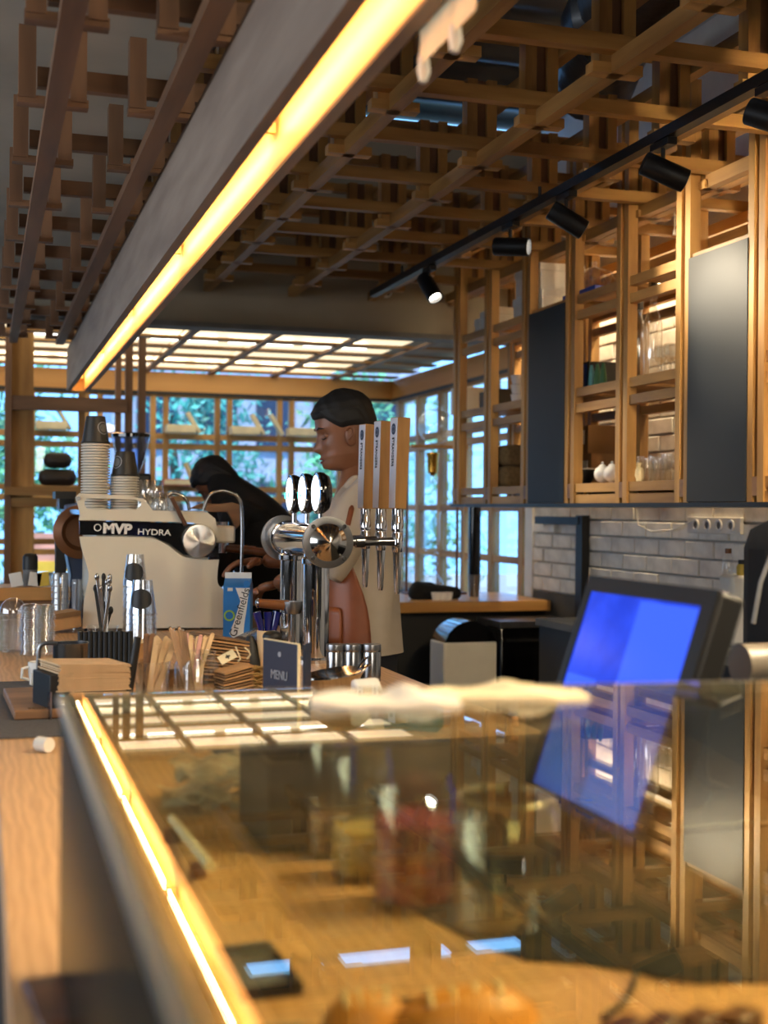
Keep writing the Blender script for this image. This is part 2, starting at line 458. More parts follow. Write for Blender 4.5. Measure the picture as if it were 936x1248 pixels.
struct(MB().box(-4, XW+.1, YB-.05, YB-.04, 2.145, 2.165).build('trim_2', 'black'))
struct(MB().box(-4, XW+.1, YB-.04, YB+.12, 0, .50).build('wall_back', 'header_X'))
w2 = sroot('window_2')
bars(w2, 'Y', XW+.03, 6.62, 8.9, .45, [2.15, 1.855, 1.785, 1.37, 1.07, .82], .78, 2.17, w=.035, pair=.0)
for i in range(5):
    y = 6.66+.45*i
    for z0, z1 in ((1.875, 2.13), (1.39, 1.765), (1.09, 1.35), (.84, 1.05)):
        MB().box(XW+.026, XW+.034, y, y+.37, z0, z1).build('pane', 'pane_glass', w2)
struct(MB().box(XW-.01, XW+.12, 6.5, YB, 2.15, 2.30).build('trim_3', 'header_Y'))
struct(MB().box(XW-.02, XW-.01, 6.5, YB, 2.145, 2.165).build('trim_4', 'black'))
struct(MB().box(XW-.01, XW+.12, 6.5, YB, 0, .78).build('wall_right_low', 'wallgrey'))
struct(MB().box(XW-.01, XW+.1, 6.42, 6.52, .78, 2.3).build('trim_5', 'white'))

# lit lattice ceiling of the bay
cb = sroot('ceiling_bay')
for j in range(6):
    for i in range(10):
        x = -1.63+.45*i-.45; y = YS+.15+.40*j
        MB().box(x+.01, x+.44, y+.01, y+.39, 2.345, 2.355).build('panel', 'skypanel', cb)
for i in range(11): MB().box(-2.08+.45*i-.02, -2.08+.45*i+.02, YS+.12, YB, 2.292, 2.308).build('long_bar', 'darkpine_Y', cb)
for j in range(6):
    y = YS+.33+.41*j
    MB().box(-4, XW, y-.055, y+.055, 2.310, 2.322).build('cross_bar', 'pine_X', cb)
MB().box(-4, XW+.1, YS+.1, YB+.1, 2.37, 2.4).build('deck', 'plaster', cb)
tb = None
for y in (7.38, 8.58):
    for i in range(9):
        x = -1.6+.45*i
        if tb is None: MB().box(x-.19, x+.19, y-.022, y+.022, 2.318, 2.335).build('light_tube', 'tube', cb); tb = 1
        else: MB().box(x-.19, x+.19, y-.022, y+.022, 2.318, 2.335).build('light_tube', 'tube', cb)

# ------------------------------------------------------------------ timber ceiling lattice
lt = thing('ceiling_lattice', 'open pine lattice of crossing beams and short hanging posts over the bar', 'timber lattice', (1.5, 3.5, 2.47))
XS = [.64, 1.08, 1.52, 1.95, 2.40, 2.78]; YS_ = [.62+.46*k for k in range(13)]
for x in XS:
    MB().box(x-.019, x+.019, -.6, YS-.02, 2.455, 2.50).build('long_beam', 'pine_Y', lt)
    MB().box(x+.052, x+.09, -.6, YS-.02, 2.655, 2.695).build('upper_beam', 'pine_Y', lt)
for y in YS_:
    MB().box(.50, XW, y-.05, y-.012, 2.50, 2.54).build('cross_beam', 'pine_X', lt)
    MB().box(.50, XW, y+.02, y+.058, 2.70, 2.735).build('upper_cross_beam', 'pine_X', lt)
pa = pb = pc = None
for x in XS[:5]:
    for y in YS_:
        if pa is None:
            pa = MB().box(-.052, -.017, -.012, .034, -.03, .235).build('post', 'pine_Z', lt)
            pb = MB().box(.017, .050, -.012, .045, -.03, .235).build('post', 'pine_Z', lt)
            pc = MB().box(-.07, .07, -.014, .028, -.045, -.018).build('block', 'pine_X', lt)
            pd = MB().box(-.016, .016, .004, .026, .045, .235).build('post', 'darkpine_Z', lt)
            for q in (pa, pb, pc, pd):
                for v_ in q.data.vertices: v_.co += Vector(lt['_o'])
            A = [pa, pb, pc, pd]
        else: A = [share(q, q.name.split('.')[0], lt, (0, 0, 0)) for q in (pa, pb, pc, pd)]
        for q in A: q.location = Vector((x, y, 2.50))-Vector(lt['_o'])
l2 = thing('ceiling_lattice', 'lower dark wood lattice under the grey ceiling panel, left of the long lamp', 'timber lattice', (.25, 3.5, 2.15))
for x in (.134, .354):
    MB().box(x-.02, x+.02, .2, YS-.02, 2.15, 2.175).build('long_beam', 'darkpine_Y', l2)
pa = None
for k in range(13):
    y = .85+.46*k
    MB().box(.10, .50, y+.03, y+.055, 2.215, 2.255).build('cross_beam', 'darkpine_X', l2)
    for x in (.134, .354):
        if pa is None:
            pa = MB().box(-.072, -.038, -.02, .02, .01, .155).build('post', 'darkpine_Z', l2)
            pb = MB().box(.030, .062, -.02, .02, .01, .155).build('post', 'darkpine_Z', l2)
            pc = MB().box(-.074, .066, -.016, .016, -.0, .016).build('block', 'darkpine_X', l2)
            for q in (pa, pb, pc):
                for v_ in q.data.vertices: v_.co += Vector(l2['_o'])
            A = [pa, pb, pc]
        else: A = [share(q, q.name.split('.')[0], l2, (0, 0, 0)) for q in (pa, pb, pc)]
        for q in A: q.location = Vector((x, y, 2.165))-Vector(l2['_o'])

# roof void: flexible duct and hanging extractor shape
c = W(775, 75, 4.2)
d = thing('ventilation_duct', 'dark round flexible duct above the lattice near the track light', 'duct', c)
pts = [W(880, 60, 3.6)+Vector((0, 0, .45)), W(800, 60, 4.0)+Vector((0, 0, .3)), W(745, 85, 4.4)+Vector((0, 0, .18)), W(720, 150, 5.2)+Vector((0, 0, .15))]
sm = []
for i in range(3):
    for t in range(8): sm.append(pts[i].lerp(pts[i+1], t/8))
MB().tube(sm, [.16+.012*(i % 2) for i in range(len(sm))], 18).build('hose', 'duct', d)
MB().lathe(W(745, 85, 4.4)+Vector((0, 0, .18)), [(.19, -.03), (.19, .03)], 24, axis=(.5, -1, 0)).build('collar', 'steel', d)

# ------------------------------------------------------------------ wall shelving on the right
_mark = set(bpy.data.objects)
XSH = 2.30
PY = [3.02, 3.47, 3.91, 4.35, 4.80, 5.25, 5.70, 6.12]
sh = thing('timber_shelving', 'tall pine shelf unit of paired posts hung along the white brick wall', 'shelf unit', (XSH+.2, 4.6, 1.35))
for k, y in enumerate(PY):
    zt = 2.80
    for xx in (XSH, XSH+.30):
        MB().box(xx, xx+.04, y-.045, y-.012, 1.35, zt).build('post', 'pine_Z', sh)
        MB().box(xx, xx+.04, y+.014, y+.047, 1.35, zt).build('post', 'pine_Z', sh)
    MB().box(XSH, XSH+.055, y-.012, y+.014, 1.37, 1.43).build('block', 'darkpine_X', sh)
levels = [1.43, 1.82, 2.20]
closed = {1, 4}                                  # bays that carry a blackboard
for k in range(len(PY)-1):
    y0, y1 = PY[k]+.047, PY[k+1]-.045
    for z in levels:
        for xx in (XSH+.008, XSH+.305):
            MB().box(xx, xx+.03, y0, y1, z-.035, z).build('rail', 'pine_Y', sh)
            MB().box(xx, xx+.03, y0, y1, z-.10 if z > 1.5 else z-.08, z-.065 if z > 1.5 else z-.045).build('rail', 'pine_Y', sh)
        MB().box(XSH+.038, XSH+.305, y0, y1, z-.018, z-.003).build('shelf', 'pine_Y', sh)
for (k) in (1, 4):
    y0, y1 = PY[k]+.047, PY[k+1]-.045
    MB().box(XSH-.004, XSH+.006, y0-.004, y1+.004, 1.352, 2.185).build('blackboard', 'chalk', sh, bevel=.001)
for z in (2.42, 2.62):
    MB().box(XSH+.04, XSH+.075, -.5, 6.4, z, z+.045).build('top_rail', 'pine_Y', sh)
    MB().box(XSH+.34, XSH+.37, -.5, 6.4, z-.1, z-.055).build('top_rail', 'pine_Y', sh)
MB().box(XSH-.01, XSH+.34, PY[0]-.1, PY[-1]+.05, 1.335, 1.35).build('base_strip', 'darkmetal', sh)

def SP(px, py, x=2.45): return Wx(px, py, x)
# things on the shelves ---------------------------------------------
def lathe_thing(name, label, cat, loc, prof, mat, n=20, group=None):
    o = MB().lathe(loc, prof, n, cap0=True, cap1=False).build(name, mat, origin=loc); return tag(o, label, cat, group)
def bottle_prof(h, r, neck=.30):
    return [(r*.9, 0), (r, .006), (r, h*(1-neck)-.03), (r*.8, h*(1-neck)), (r*.38, h*(1-neck)+.03), (r*.34, h-.004), (r*.36, h)]
# bay 3-4 (index 2: y 3.91..4.35) bottles, bay index 3 (4.35..4.80) boxes
zt = 1.822
bl = None
for i, (y, h, lab, cap) in enumerate(((4.22, .31, 'clear glass bottle with dull grey stopper, left one of the tall pair', 'grey'), (4.115, .34, 'tallest clear glass bottle with silver cap on the upper shelf', 'steel'))):
    t = thing('glass_bottle', lab, 'bottle', (XSH+.12, y, zt), 'clear bottles on the upper shelf')
    MB().lathe((XSH+.12, y, zt), bottle_prof(h, .036), 20).build('body', 'shelf_glass', t)
    MB().cyl((XSH+.12, y, zt+h-.03), (XSH+.12, y, zt+h+.03), .018, n=14).build('stopper', cap, t)
for i in range(4):
    y = 4.06-.035*i
    lathe_thing('drinking_glass', 'short dark-looking glass right of the tall clear bottles', 'glass', (XSH+.13+.03*(i % 2), y, zt), [(.016, 0), (.018, .004), (.006, .01), (.006, .05), (.026, .075), (.024, .12)], 'shelf_glass', group='stemmed glasses beside the bottles')
t = thing('blue_crate', 'dark box with a blue printed panel on the middle shelf', 'box', (XSH+.2, 4.55, zt))
MB().box(XSH+.10, XSH+.28, 4.43, 4.72, zt, zt+.12).build('body', 'black', t)
MB().box(XSH+.094, XSH+.10, 4.45, 4.64, zt+.01, zt+.11).build('panel', 'blueplastic', t)
for i, (y, mt) in enumerate(((4.60, 'teal'), (4.55, 'green'), (4.50, 'green'))):
    lathe_thing('small_bottle', 'small coloured bottle in front of the blue printed box', 'bottle', (XSH+.07, y, zt), bottle_prof(.09, .014), mt, 12, 'small bottles before the blue box')
# bottom shelf bay 3: cardboard boxes, teapots
zb = 1.432
for i, (y0, y1, z0, z1, lab) in enumerate(((4.42, 4.74, zb, zb+.13, 'brown cardboard box on the lowest shelf, under another'), (4.45, 4.75, zb+.13, zb+.25, 'brown cardboard box with white label, topmost of its pair'))):
    t = thing('cardboard_box', lab, 'box', (XSH+.22, (y0+y1)/2, z0), 'cardboard boxes on the lowest shelf')
    MB().box(XSH+.13, XSH+.30, y0, y1, z0, z1).build('body', 'cardboard', t, bevel=.002)
    MB().box(XSH+.127, XSH+.13, y0+.03, y0+.09, z0+.04, z0+.1).build('label', 'paper', t)
def teapot(x, y, lab):
    t = thing('teapot', lab, 'teapot', (x, y, zb), 'white teapots on the lowest shelf')
    MB().ell((x, y, zb+.035), .034, .034, .035, 18, 10).build('body', 'porcelain', t)
    MB().lathe((x, y, zb+.066), [(.016, 0), (.012, .006), (.004, .009), (.006, .016), (0, .02)], 14).build('lid', 'porcelain', t)
    MB().tube([(x, y-.03, zb+.03), (x, y-.05, zb+.045), (x, y-.058, zb+.062)], [.009, .006, .005], 8).build('spout', 'porcelain', t)
    MB().tube([(x, y+.03, zb+.052), (x, y+.052, zb+.055), (x, y+.054, zb+.03), (x, y+.032, zb+.018)], .0035, 8).build('handle', 'porcelain', t)
teapot(XSH+.07, 4.50, 'small white teapot on the lowest shelf, left of its pair')
teapot(XSH+.07, 4.42, 'small white teapot on the lowest shelf, next to the double post')
t = thing('black_bowl', 'black bowl with a white rim beside the white teapots', 'bowl', (XSH+.10, 4.67, zb))
MB().lathe((XSH+.10, 4.67, zb), [(.03, 0), (.05, .03), (.056, .06), (.052, .06), (.046, .03), (.0, .01)], 22).build('body', 'black', t)
MB().lathe((XSH+.10, 4.67, zb+.058), [(.054, 0), (.058, .006), (.053, .008)], 22).build('rim', 'white', t)
for i in range(10):
    y = 4.28-.034*i; x = XSH+.07+.05*(i % 2); hh = .075+.01*(i % 3)
    lathe_thing('shelf_glass', 'small clear glass in the row on the lowest shelf', 'glass', (x, y, zb), [(.014, 0), (.016, .003), (.02, hh), (.019, hh)], 'shelf_glass', 14, 'small glasses on the lowest shelf')
for i, (y) in enumerate((4.30, 4.22)):
    lathe_thing('ceramic_pot', ('small pale ceramic pot with brown marks, near the post', 'small beige ceramic pot among the small glasses')[i], 'pot', (XSH+.055, y, zb), [(.018, 0), (.026, .02), (.024, .045), (.012, .055), (.014, .07)], 'cream', 16)
# upper level: cake dome, white boxes, blue tray
t = thing('cake_dome', 'glass dome with knob on the top shelf above the dark box', 'dome', (XSH+.12, 4.58, 2.225))
MB().lathe((XSH+.12, 4.58, 2.225), [(.10, 0), (.098, .04), (.07, .085), (.02, .105), (.006, .11), (.014, .125), (0, .135)], 24, cap0=False).build('cover', 'shelf_glass', t)
t = tag(MB().box(XSH+.02, XSH+.24, 4.42, 4.72, 2.20, 2.222).build('blue_tray', 'blueplastic', origin=(XSH+.1, 4.57, 2.2), bevel=.003), 'flat blue plastic tray under the glass dome', 'tray')
for (y0, y1, z0, z1, lab) in ((4.86, 5.18, 2.20, 2.30, 'long white carton directly above the left blackboard'), (4.88, 5.16, 2.302, 2.42, 'white carton stacked on the long white carton'), (5.36, 5.56, 2.20, 2.30, 'white carton left of the blackboard on the top shelf'), (5.57, 5.63, 2.20, 2.275, 'small white carton at the far left of the top shelf')):
    t = thing('white_carton', lab, 'box', (XSH+.15, (y0+y1)/2, z0), 'white cartons on the top shelf')
    MB().box(XSH+.05, XSH+.26, y0, y1, z0, z1-.015).build('body', 'white', t, bevel=.003)
    MB().box(XSH+.046, XSH+.264, y0-.004, y1+.004, z1-.035, z1).build('lid', 'white', t, bevel=.003)
# left bays: sacks, dark box, cups
for i, (y, z, lab) in enumerate(((5.50, zb, 'brown coffee sack on the lowest shelf, at the bottom right'), (5.37, zb, 'brown coffee sack on the lowest shelf next to the blackboard'), (5.50, zb+.10, 'brown coffee sack on top of the sacks, left one'), (5.37, zb+.10, 'brown coffee sack on top of the sacks, right one'))):
    t = thing('coffee_sack', lab, 'sack', (XSH+.13, y, z), 'coffee sacks on the lowest shelf')
    mb = MB(); mb.box(XSH+.05, XSH+.22, y-.062, y+.062, z, z+.10); mb.build('bag', 'sack', t, bevel=.03)
    MB().box(XSH+.06, XSH+.066, y-.035, y+.035, z+.045, z+.051).build('seam', 'twine', t)
t = tag(MB().box(XSH+.06, XSH+.25, 5.36, 5.60, zt, zt+.085).build('dark_box', 'boxbrown', origin=(XSH+.15, 5.48, zt), bevel=.003), 'flat dark brown box on the middle shelf left of the blackboard', 'box')
for i in range(3):
    t = tag(MB().lathe((XSH+.10, 5.345, zt+.087*0+.002+i*.045+.0), [(.022, 0), (.03, .04), (.032, .042), (.03, .04), (.02, .004)], 18).build('cup', 'porcelain', origin=(XSH+.10, 5.345, zt+i*.045)), ('white cup at the bottom of a stack beside the blackboard', 'white cup in the middle of a stack beside the blackboard', 'white cup topping a stack beside the blackboard')[i], 'cup', 'stacked white cups by the blackboard')
for i, (y, w, mt, lab) in enumerate(((5.96, .035, 'white', 'white binder standing on the middle shelf at far left'), (5.915, .03, 'grey', 'grey binder beside the white binder at far left'), (5.87, .035, 'white', 'slim white binder right of the grey binder'))):
    tag(MB().box(XSH+.06, XSH+.24, y-w/2, y+w/2, zt, zt+.14).build('binder', mt, origin=(XSH+.15, y, zt), bevel=.002), lab, 'binder')
tag(MB().box(XSH+.05, XSH+.20, 5.30+.05, 5.56, zb-.0, zb+.001+.0).build('price_card', 'yellow', origin=(XSH+.1, 5.4, zb)), 'yellow card lying under the coffee sacks', 'card')
# things stand at their bay as seen between the front posts; whole unit sits a little higher
for o in set(bpy.data.objects)-_mark:
    if o.parent is None:
        o.location.z += .035
        if o is not sh and o.location.x > XSH+.01: o.location.y *= (o.location.x/XSH)
# pipe bracket, sockets and bits on the bricks
t = thing('wall_bracket', 'black square steel bracket fixed on the white bricks under the shelves', 'bracket', (XW-.02, 5.7, 1.3))
p0 = Wx(711, 622, XW-.02); p1 = Wx(711, 700, XW-.02)
MB().box(XW-.045, XW-.003, p0.y-.035, p0.y+.035, p1.z-.35, 1.333).build('upright', 'darkmetal', t)
MB().box(XW-.05, XW-.003, p0.y, p0.y+.52, 1.285, 1.325).build('arm', 'darkmetal', t)
t = thing('socket_strip', 'white strip of four round sockets under the right blackboard', 'socket', (XW-.02, 4.5, 1.3))
q0 = Wx(905, 628, XW-.01).y; q1 = Wx(840, 628, XW-.01).y
MB().box(XW-.02, XW-.003, q0, q1, 1.265, 1.333).build('plate', 'white', t, bevel=.003)
for i in range(4):
    y = q0+(q1-q0)*(.16+.22*i)
    MB().lathe((XW-.02, y, 1.30), [(.024, 0), (.024, .006), (.017, .006), (.017, .002), (0, .002)], 20, axis=(-1, 0, 0)).build('socket', 'porcelain', t)
    MB().cyl((XW-.0225, y, 1.30), (XW-.0215, y, 1.30), .015, n=16).build('recess', 'grey', t)
t = tag(MB().box(XW-.03, XW-.003, 6.10, 6.17, 1.24, 1.31).build('wall_socket', 'white', origin=(XW-.02, 6.13, 1.27), bevel=.004), 'small white box on the brick wall beside the window', 'socket')
pts = [Wx(x, y, XW-.02) for x, y in ((776, 622), (778, 640), (795, 648), (820, 646), (845, 634))]
tag(MB().tube(pts, .003, 6).build('cable', 'white'), 'thin white cable drooping across the bricks to the sockets', 'cable')
# back counter against the bricks (top above hidden base), bottle on white box
BX = 2.40
t = thing('back_counter', 'low dark counter below the brick wall behind the blue screen', 'counter', (2.6, 4.3, 0))
MB().box(BX, XW-.001, 2.6, 5.3, .0, .84).build('base', 'black', t)
MB().box(BX-.02, XW-.001, 2.6, 5.3, .84, .87).build('top', 'grey', t)
p = Wx(893, 700, 2.60)
t = thing('white_canister', 'tall white appliance below the small bottle by the brick wall', 'appliance', (2.6, p.y, .87))
MB().box(2.57, 2.65, p.y-.04, p.y+.05, .87, p.z).build('body', 'white', t, bevel=.015)
t = thing('spice_bottle', 'small clear bottle with brown cap standing on the white appliance', 'bottle', (2.6, p.y+.03, p.z))
MB().lathe((2.6, p.y+.03, p.z), bottle_prof(.08, .022), 16).build('body', 'jar_glass', t)
MB().cyl((2.6, p.y+.03, p.z+.075), (2.6, p.y+.03, p.z+.093), .012, n=12).build('cap', 'tinbrown', t)
p2 = Wx(905, 698, 2.60)
t = thing('yellow_jar', 'small yellow jar beside the brown-capped bottle', 'jar', (2.6, p2.y, p2.z-.02))
MB().lathe((2.6, p2.y, p.z), [(.02, 0), (.022, .03), (.016, .04)], 14).build('body', 'yellow', t)
MB().cyl((2.6, p2.y, p.z+.04), (2.6, p2.y, p.z+.055), .016, n=12).build('lid', 'black', t)

# track light ---------------------------------------------------------
XT, ZT = 1.80, 2.385
tr = thing('track_light', 'long black ceiling track carrying small black spotlights', 'track light', (XT, 3.6, ZT))
MB().box(XT-.017, XT+.017, -.4, 5.95, ZT, ZT+.03).build('rail', 'darkmetal', tr)
for y in (1.1, 2.5, 4.0, 5.5): MB().cyl((XT, y, ZT+.03), (XT, y, 2.455), .006, n=8).build('hanger', 'darkmetal', tr)
spots = [((523, 353), (.35, -1.0, -1.3), 'smallest black spotlight at the far end of the track'), ((622, 308), (1, -.85, -.12), 'black spotlight facing right with a lit face, second from far end'), ((690, 273), (1, -.25, -.62), 'black spotlight angled right at mid track'), ((808, 215), (1, -.25, -.42), 'black spotlight angled right near the double post'), ((940, 150), (1, -.9, -.6), 'large black spotlight cut by the right edge of the frame')]
for ((px, py), d, lab), en in zip(spots, (60, 36, 44, 16, 50)):
    c = Wx(px, py, XT); y = c.y; c = Vector((XT, y, ZT-.085))
    d = Vector(d).normalized()
    t = thing('spotlight', lab, 'spotlight', (XT, y, ZT), 'spotlights on the black track')
    MB().box(XT-.015, XT+.015, y-.05, y+.05, ZT-.022, ZT-.001).build('adapter', 'darkmetal', t, bevel=.002)
    MB().cyl((XT, y, ZT-.02), c, .006, n=8).build('stem', 'darkmetal', t)
    MB().lathe(c-d*.06, [(.030, 0), (.033, .004), (.033, .128), (.028, .13), (.027, .112)], 24, axis=tuple(d), cap1=False).build('housing', 'darkmetal', t)
    MB().cyl(c+d*.048, c+d*.052, .0265, n=20).build('lens', 'spotface', t)
    light('SPOT', 'spot_lamp', c+d*.078, en, WARM2, aim=c+d*2, size=.03, spot=62, blend=.8)
# unseen spots added on the track outside the frame to light shelves and counter
for y, aim, e in ((2.05, (2.6, 4.1, 1.6), 45), (1.75, (2.5, 4.6, 1.8), 70), (1.3, (.75, 1.5, .95), 100), (.9, (.5, 1.2, .95), 75), (.5, (.3, .9, .95), 45), (1.55, (.6, 3.4, 1.1), 40)):
    c = Vector((XT, y, ZT-.085)); d = (Vector(aim)-c).normalized()
    t = thing('spotlight', 'added unseen black spotlight on the track, fill for shelves and counter', 'spotlight', (XT, y, ZT), 'added fill spotlights on the black track')
    MB().cyl((XT, y, ZT-.02), c, .006, n=8).build('stem', 'darkmetal', t)
    MB().lathe(c-d*.06, [(.030, 0), (.033, .004), (.033, .128), (.028, .13), (.027, .112)], 24, axis=tuple(d), cap1=False).build('housing', 'darkmetal', t)
    MB().cyl(c+d*.048, c+d*.052, .0265, n=20).build('lens', 'spotface', t)
    light('SPOT', 'spot_lamp', c+d*.078, e, WARM, aim=aim, size=.03, spot=60, blend=.7)
p = Wy(471, 356, 6.44)
t = thing('security_camera', 'small white round security camera at the top of the bulkhead', 'security camera', p)
MB().cyl(p+Vector((0, .03, .03)), p+Vector((0, .055, .03)), .03, n=18).build('mount', 'white', t)
MB().ell(p, .03, .03, .03, 18, 12).build('body', 'white', t)
MB().cyl(p+Vector((0, -.026, -.008)), p+Vector((0, -.032, -.01)), .013, n=14).build('lens', 'black', t)

# long lamp -----------------------------------------------------------
H1 = 1.35+.60; XL0, XL1 = .405, .515; YE = 6.75; YN = -.7
lp = thing('linear_pendant', 'long wooden trough lamp hanging over the counter, glowing warm inside', 'pendant lamp', (.45, 3, H1))
MB().box(XL0, XL0+.022, YN, YE, H1, H1+.215).build('side_board', 'fascia', lp)
tag_ = MB().box(XL1-.022, XL1, YN, YE, H1, H1+.215).build('side_board', 'fascia', lp)
MB().box(XL0+.012, XL1-.012, YN, YE, H1+.085, H1+.10).build('inner_board', 'channel', lp)
MB().box(XL0+.022, XL0+.0235, YN, YE-.02, H1+.004, H1+.085).build('inner_lining', 'channel', lp)
MB().box(XL1-.0235, XL1-.022, YN, YE-.02, H1+.004, H1+.085).build('inner_lining', 'channel', lp)
MB().box(XL0+.012, XL1-.012, YE-.012, YE, H1, H1+.215).build('end_board', 'channel', lp)
y = YE-.08
while y > YN:
    y0 = max(y-1.08, YN)
    MB().box(XL0+.056, XL0+.064, y0+.04, y, H1+.060, H1+.070).build('light_strip', 'led', lp)
    MB().box(XL0+.030, XL1-.030, y+.010, y+.022, H1+.06, H1+.085).build('divider', 'channel', lp)
    y = y0-.04
for y in (0.4, 2.5, 4.6, 6.4): MB().cyl((.46, y, H1+.2), (.46, y, 2.47), .003, n=6).build('cord', 'black', lp)
for i, (yy, w) in enumerate(((1.62, .115), (1.50, .085))):
    c = Wx((531, 566)[i], (62, 20)[i], XL1+.004)
    t = thing('paper_note', ('cream paper note with a curled tip hanging from the lamp, lower one', 'cream paper note hanging from the lamp, upper one')[i], 'note', (XL1+.003, c.y, H1+.02))
    mb = MB(); v = []; n = 8
    y = c.y
    for k in range(n+1):
        z = H1+.012-.058*k/n; x = XL1+.002+.0015*math.sin(k*.5)
        v += [(x, y-w/2, z), (x, y+w/2, z), (x+.0008, y-w/2, z), (x+.0008, y+w/2, z)]
    f = []
    for k in range(n): a = 4*k; f += [(a, a+1, a+5, a+4), (a+2, a+6, a+7, a+3)]
    mb.add(v, f); mb.build('sheet', 'cream', t)
    MB().tube([(XL1+.004, y+w/2-.012, H1-.035), (XL1+.006, y+w/2-.009, H1-.052), (XL1+.004, y+w/2-.010, H1-.066)], [.007, .009, .005], 8).build('curl', 'paper', t)

# ------------------------------------------------------------------ left timber frame and back furniture
fr = thing('timber_partition', 'tall dark timber partition with shelves at the far left', 'partition', (-1.9, 7.1, 0))
def FX(px, D): return W(px, 618, D)
YF = 7.2
def xf(px): return Wy(px, 600, YF).x
def zf(py, px=60): return Wy(px, py, YF).z
MB().box(xf(5), xf(13), YF-.06, YF, 0, 2.3).build('post', 'darkpine_Z', fr)
MB().box(xf(13), xf(40), YF, YF+.04, 0, 2.3).build('panel', 'pine_Z', fr)
MB().box(xf(5), xf(153), YF-.05, YF-.005, zf(501), zf(484)).build('rail', 'darkpine_X', fr)
MB().box(xf(5), xf(103), YF-.10, YF-.005, zf(604), zf(594)).build('shelf', 'pine_X', fr)
MB().box(xf(5), xf(103), YF-.05, YF-.01, zf(618), zf(607)).build('rail', 'pine_X', fr)
MB().box(xf(95), xf(103), YF+.001, YF+.04, 0, zf(400)).build('post', 'pine_Z', fr)
for a, b in ((140, 147), (152, 161), (168, 177)):
    MB().box(xf(a), xf(b), YF+.002, YF+.04, 0, 2.3).build('post', 'darkpine_Z', fr)
for i, (a, b, y0, y1, lab) in enumerate(((46, 92, 592, 572, 'dark brown sack lying on the left shelf, bottom one'), (52, 86, 571, 552, 'dark brown sack slumped on top of the other on the left shelf'))):
    z0, z1 = zf(y0), zf(y1)
    t = tag(MB().box(xf(a), xf(b), YF-.10, YF-.01, z0, z1).build('coffee_sack', 'boxbrown', origin=(xf((a+b)/2), YF, z0), bevel=.035), lab, 'sack', 'sacks on the left shelf')
# books on the window rails
def book(px, py, w, h, mat, lab, lean=0):
    zr = min((1.875, 1.51), key=lambda z: abs(z-Wy(px, py, 8.95).z))
    p = Wy(px, py, 8.93); z = zr
    if lean == 0:
        o = MB().box(p.x-w/2, p.x+w/2, 8.84, 8.965, z, z+h)
    else:
        o = MB(Matrix.Translation((p.x, 8.93, z)) @ Matrix.Rotation(lean, 4, 'Y')); o.box(-.012, .012, -.05, .02, 0.004, h)
    t = thing('book', lab, 'book', (p.x, 8.93, z), 'books on the window ledge')
    o.build('cover', mat, t, bevel=.002)
    o2 = MB(o.T); o2.v = []; 
    if lean == 0: o2.box(p.x-w/2+.004, p.x+w/2+.001, 8.838, 8.96, z+h*.15, z+h*.85)
    else: o2.box(-.008, .008, -.052, .018, .008, h+.002)
    o2.build('pages', 'cream', t)
for px, py, nm in ((219, 528, 'first'), (297, 528, 'second'), (366, 528, 'third'), (62, 527, 'leftmost')):
    book(px, py, .20, .055, 'cream', 'pale thick book lying on the %s upper window ledge' % nm)
    book(px+24 if nm != 'third' else px-22, py, 0, .17, 'cream' if nm != 'leftmost' else 'teal', 'thin book leaning beside the pale one on the %s upper ledge' % nm, -.55)
for px, nm in ((215, 'first'),):
    book(px, 592, .20, .045, 'orange', 'reddish book lying on the lower window ledge behind the glasses')
    book(px+22, 592, 0, .17, 'yellow', 'thin yellow book leaning on the lower window ledge', -.4)
# back table under windows (left) and worktop with cold drip tower (right)
t = thing('corner_worktop', 'thick wooden worktop in the window corner above dark cupboards', 'worktop', (2.0, 6.5, .84))
zW = .885
yA = 6.15
xa = Wy(440, 738, yA).x
MB().box(xa, XW-.02, yA, yA+.72, zW-.055, zW).build('top', 'worktop', t, bevel=.004)
MB().box(xa+.03, XW-.02, yA+.08, yA+.7, 0, zW-.055).build('cupboard', 'black', t)
D_ = 6.0
p = Wy(576, 752, 5.75)
t = thing('pedal_bin', 'grey-beige bin with a curved black lid below the corner worktop', 'bin', (p.x, 5.6, 0))
MB().box(Wy(541, 790, 5.6).x, Wy(606, 790, 5.6).x, 5.6, 5.8, 0, Wy(570, 783, 5.6).z).build('body', 'cupwhite', t, bevel=.01)
xm0, xm1 = Wy(543, 790, 5.6).x, Wy(606, 790, 5.6).x; zz = Wy(570, 783, 5.6).z
mb = MB(); n = 12; poly = [(xm0, 5.61, zz)] + [(xm0+(xm1-xm0)*i/n, 5.61, zz+.10*math.sin(PI*i/n)**.6) for i in range(1, n)] + [(xm1, 5.61, zz)]
mb.prism(poly, (0, .19, 0)).build('lid', 'blackgloss', t)
t = thing('undercounter_fridge', 'black glossy fridge with steel top edge, behind the blue screen', 'fridge', (Wy(645, 790, 5.85).x, 6, 0))
a, b = Wy(610, 790, 5.85).x, Wy(700, 790, 5.85).x; z1 = Wy(640, 757, 5.85).z
MB().box(a, b, 5.85, 6.14, 0, z1-.03).build('body', 'blackgloss', t, bevel=.008)
MB().box(a-.01, b, 5.83, 6.14, z1-.03, z1).build('top', 'brushed', t)
MB().box(a+.02, b, 5.825, 5.85, z1-.10, z1-.085).build('handle', 'steel', t)
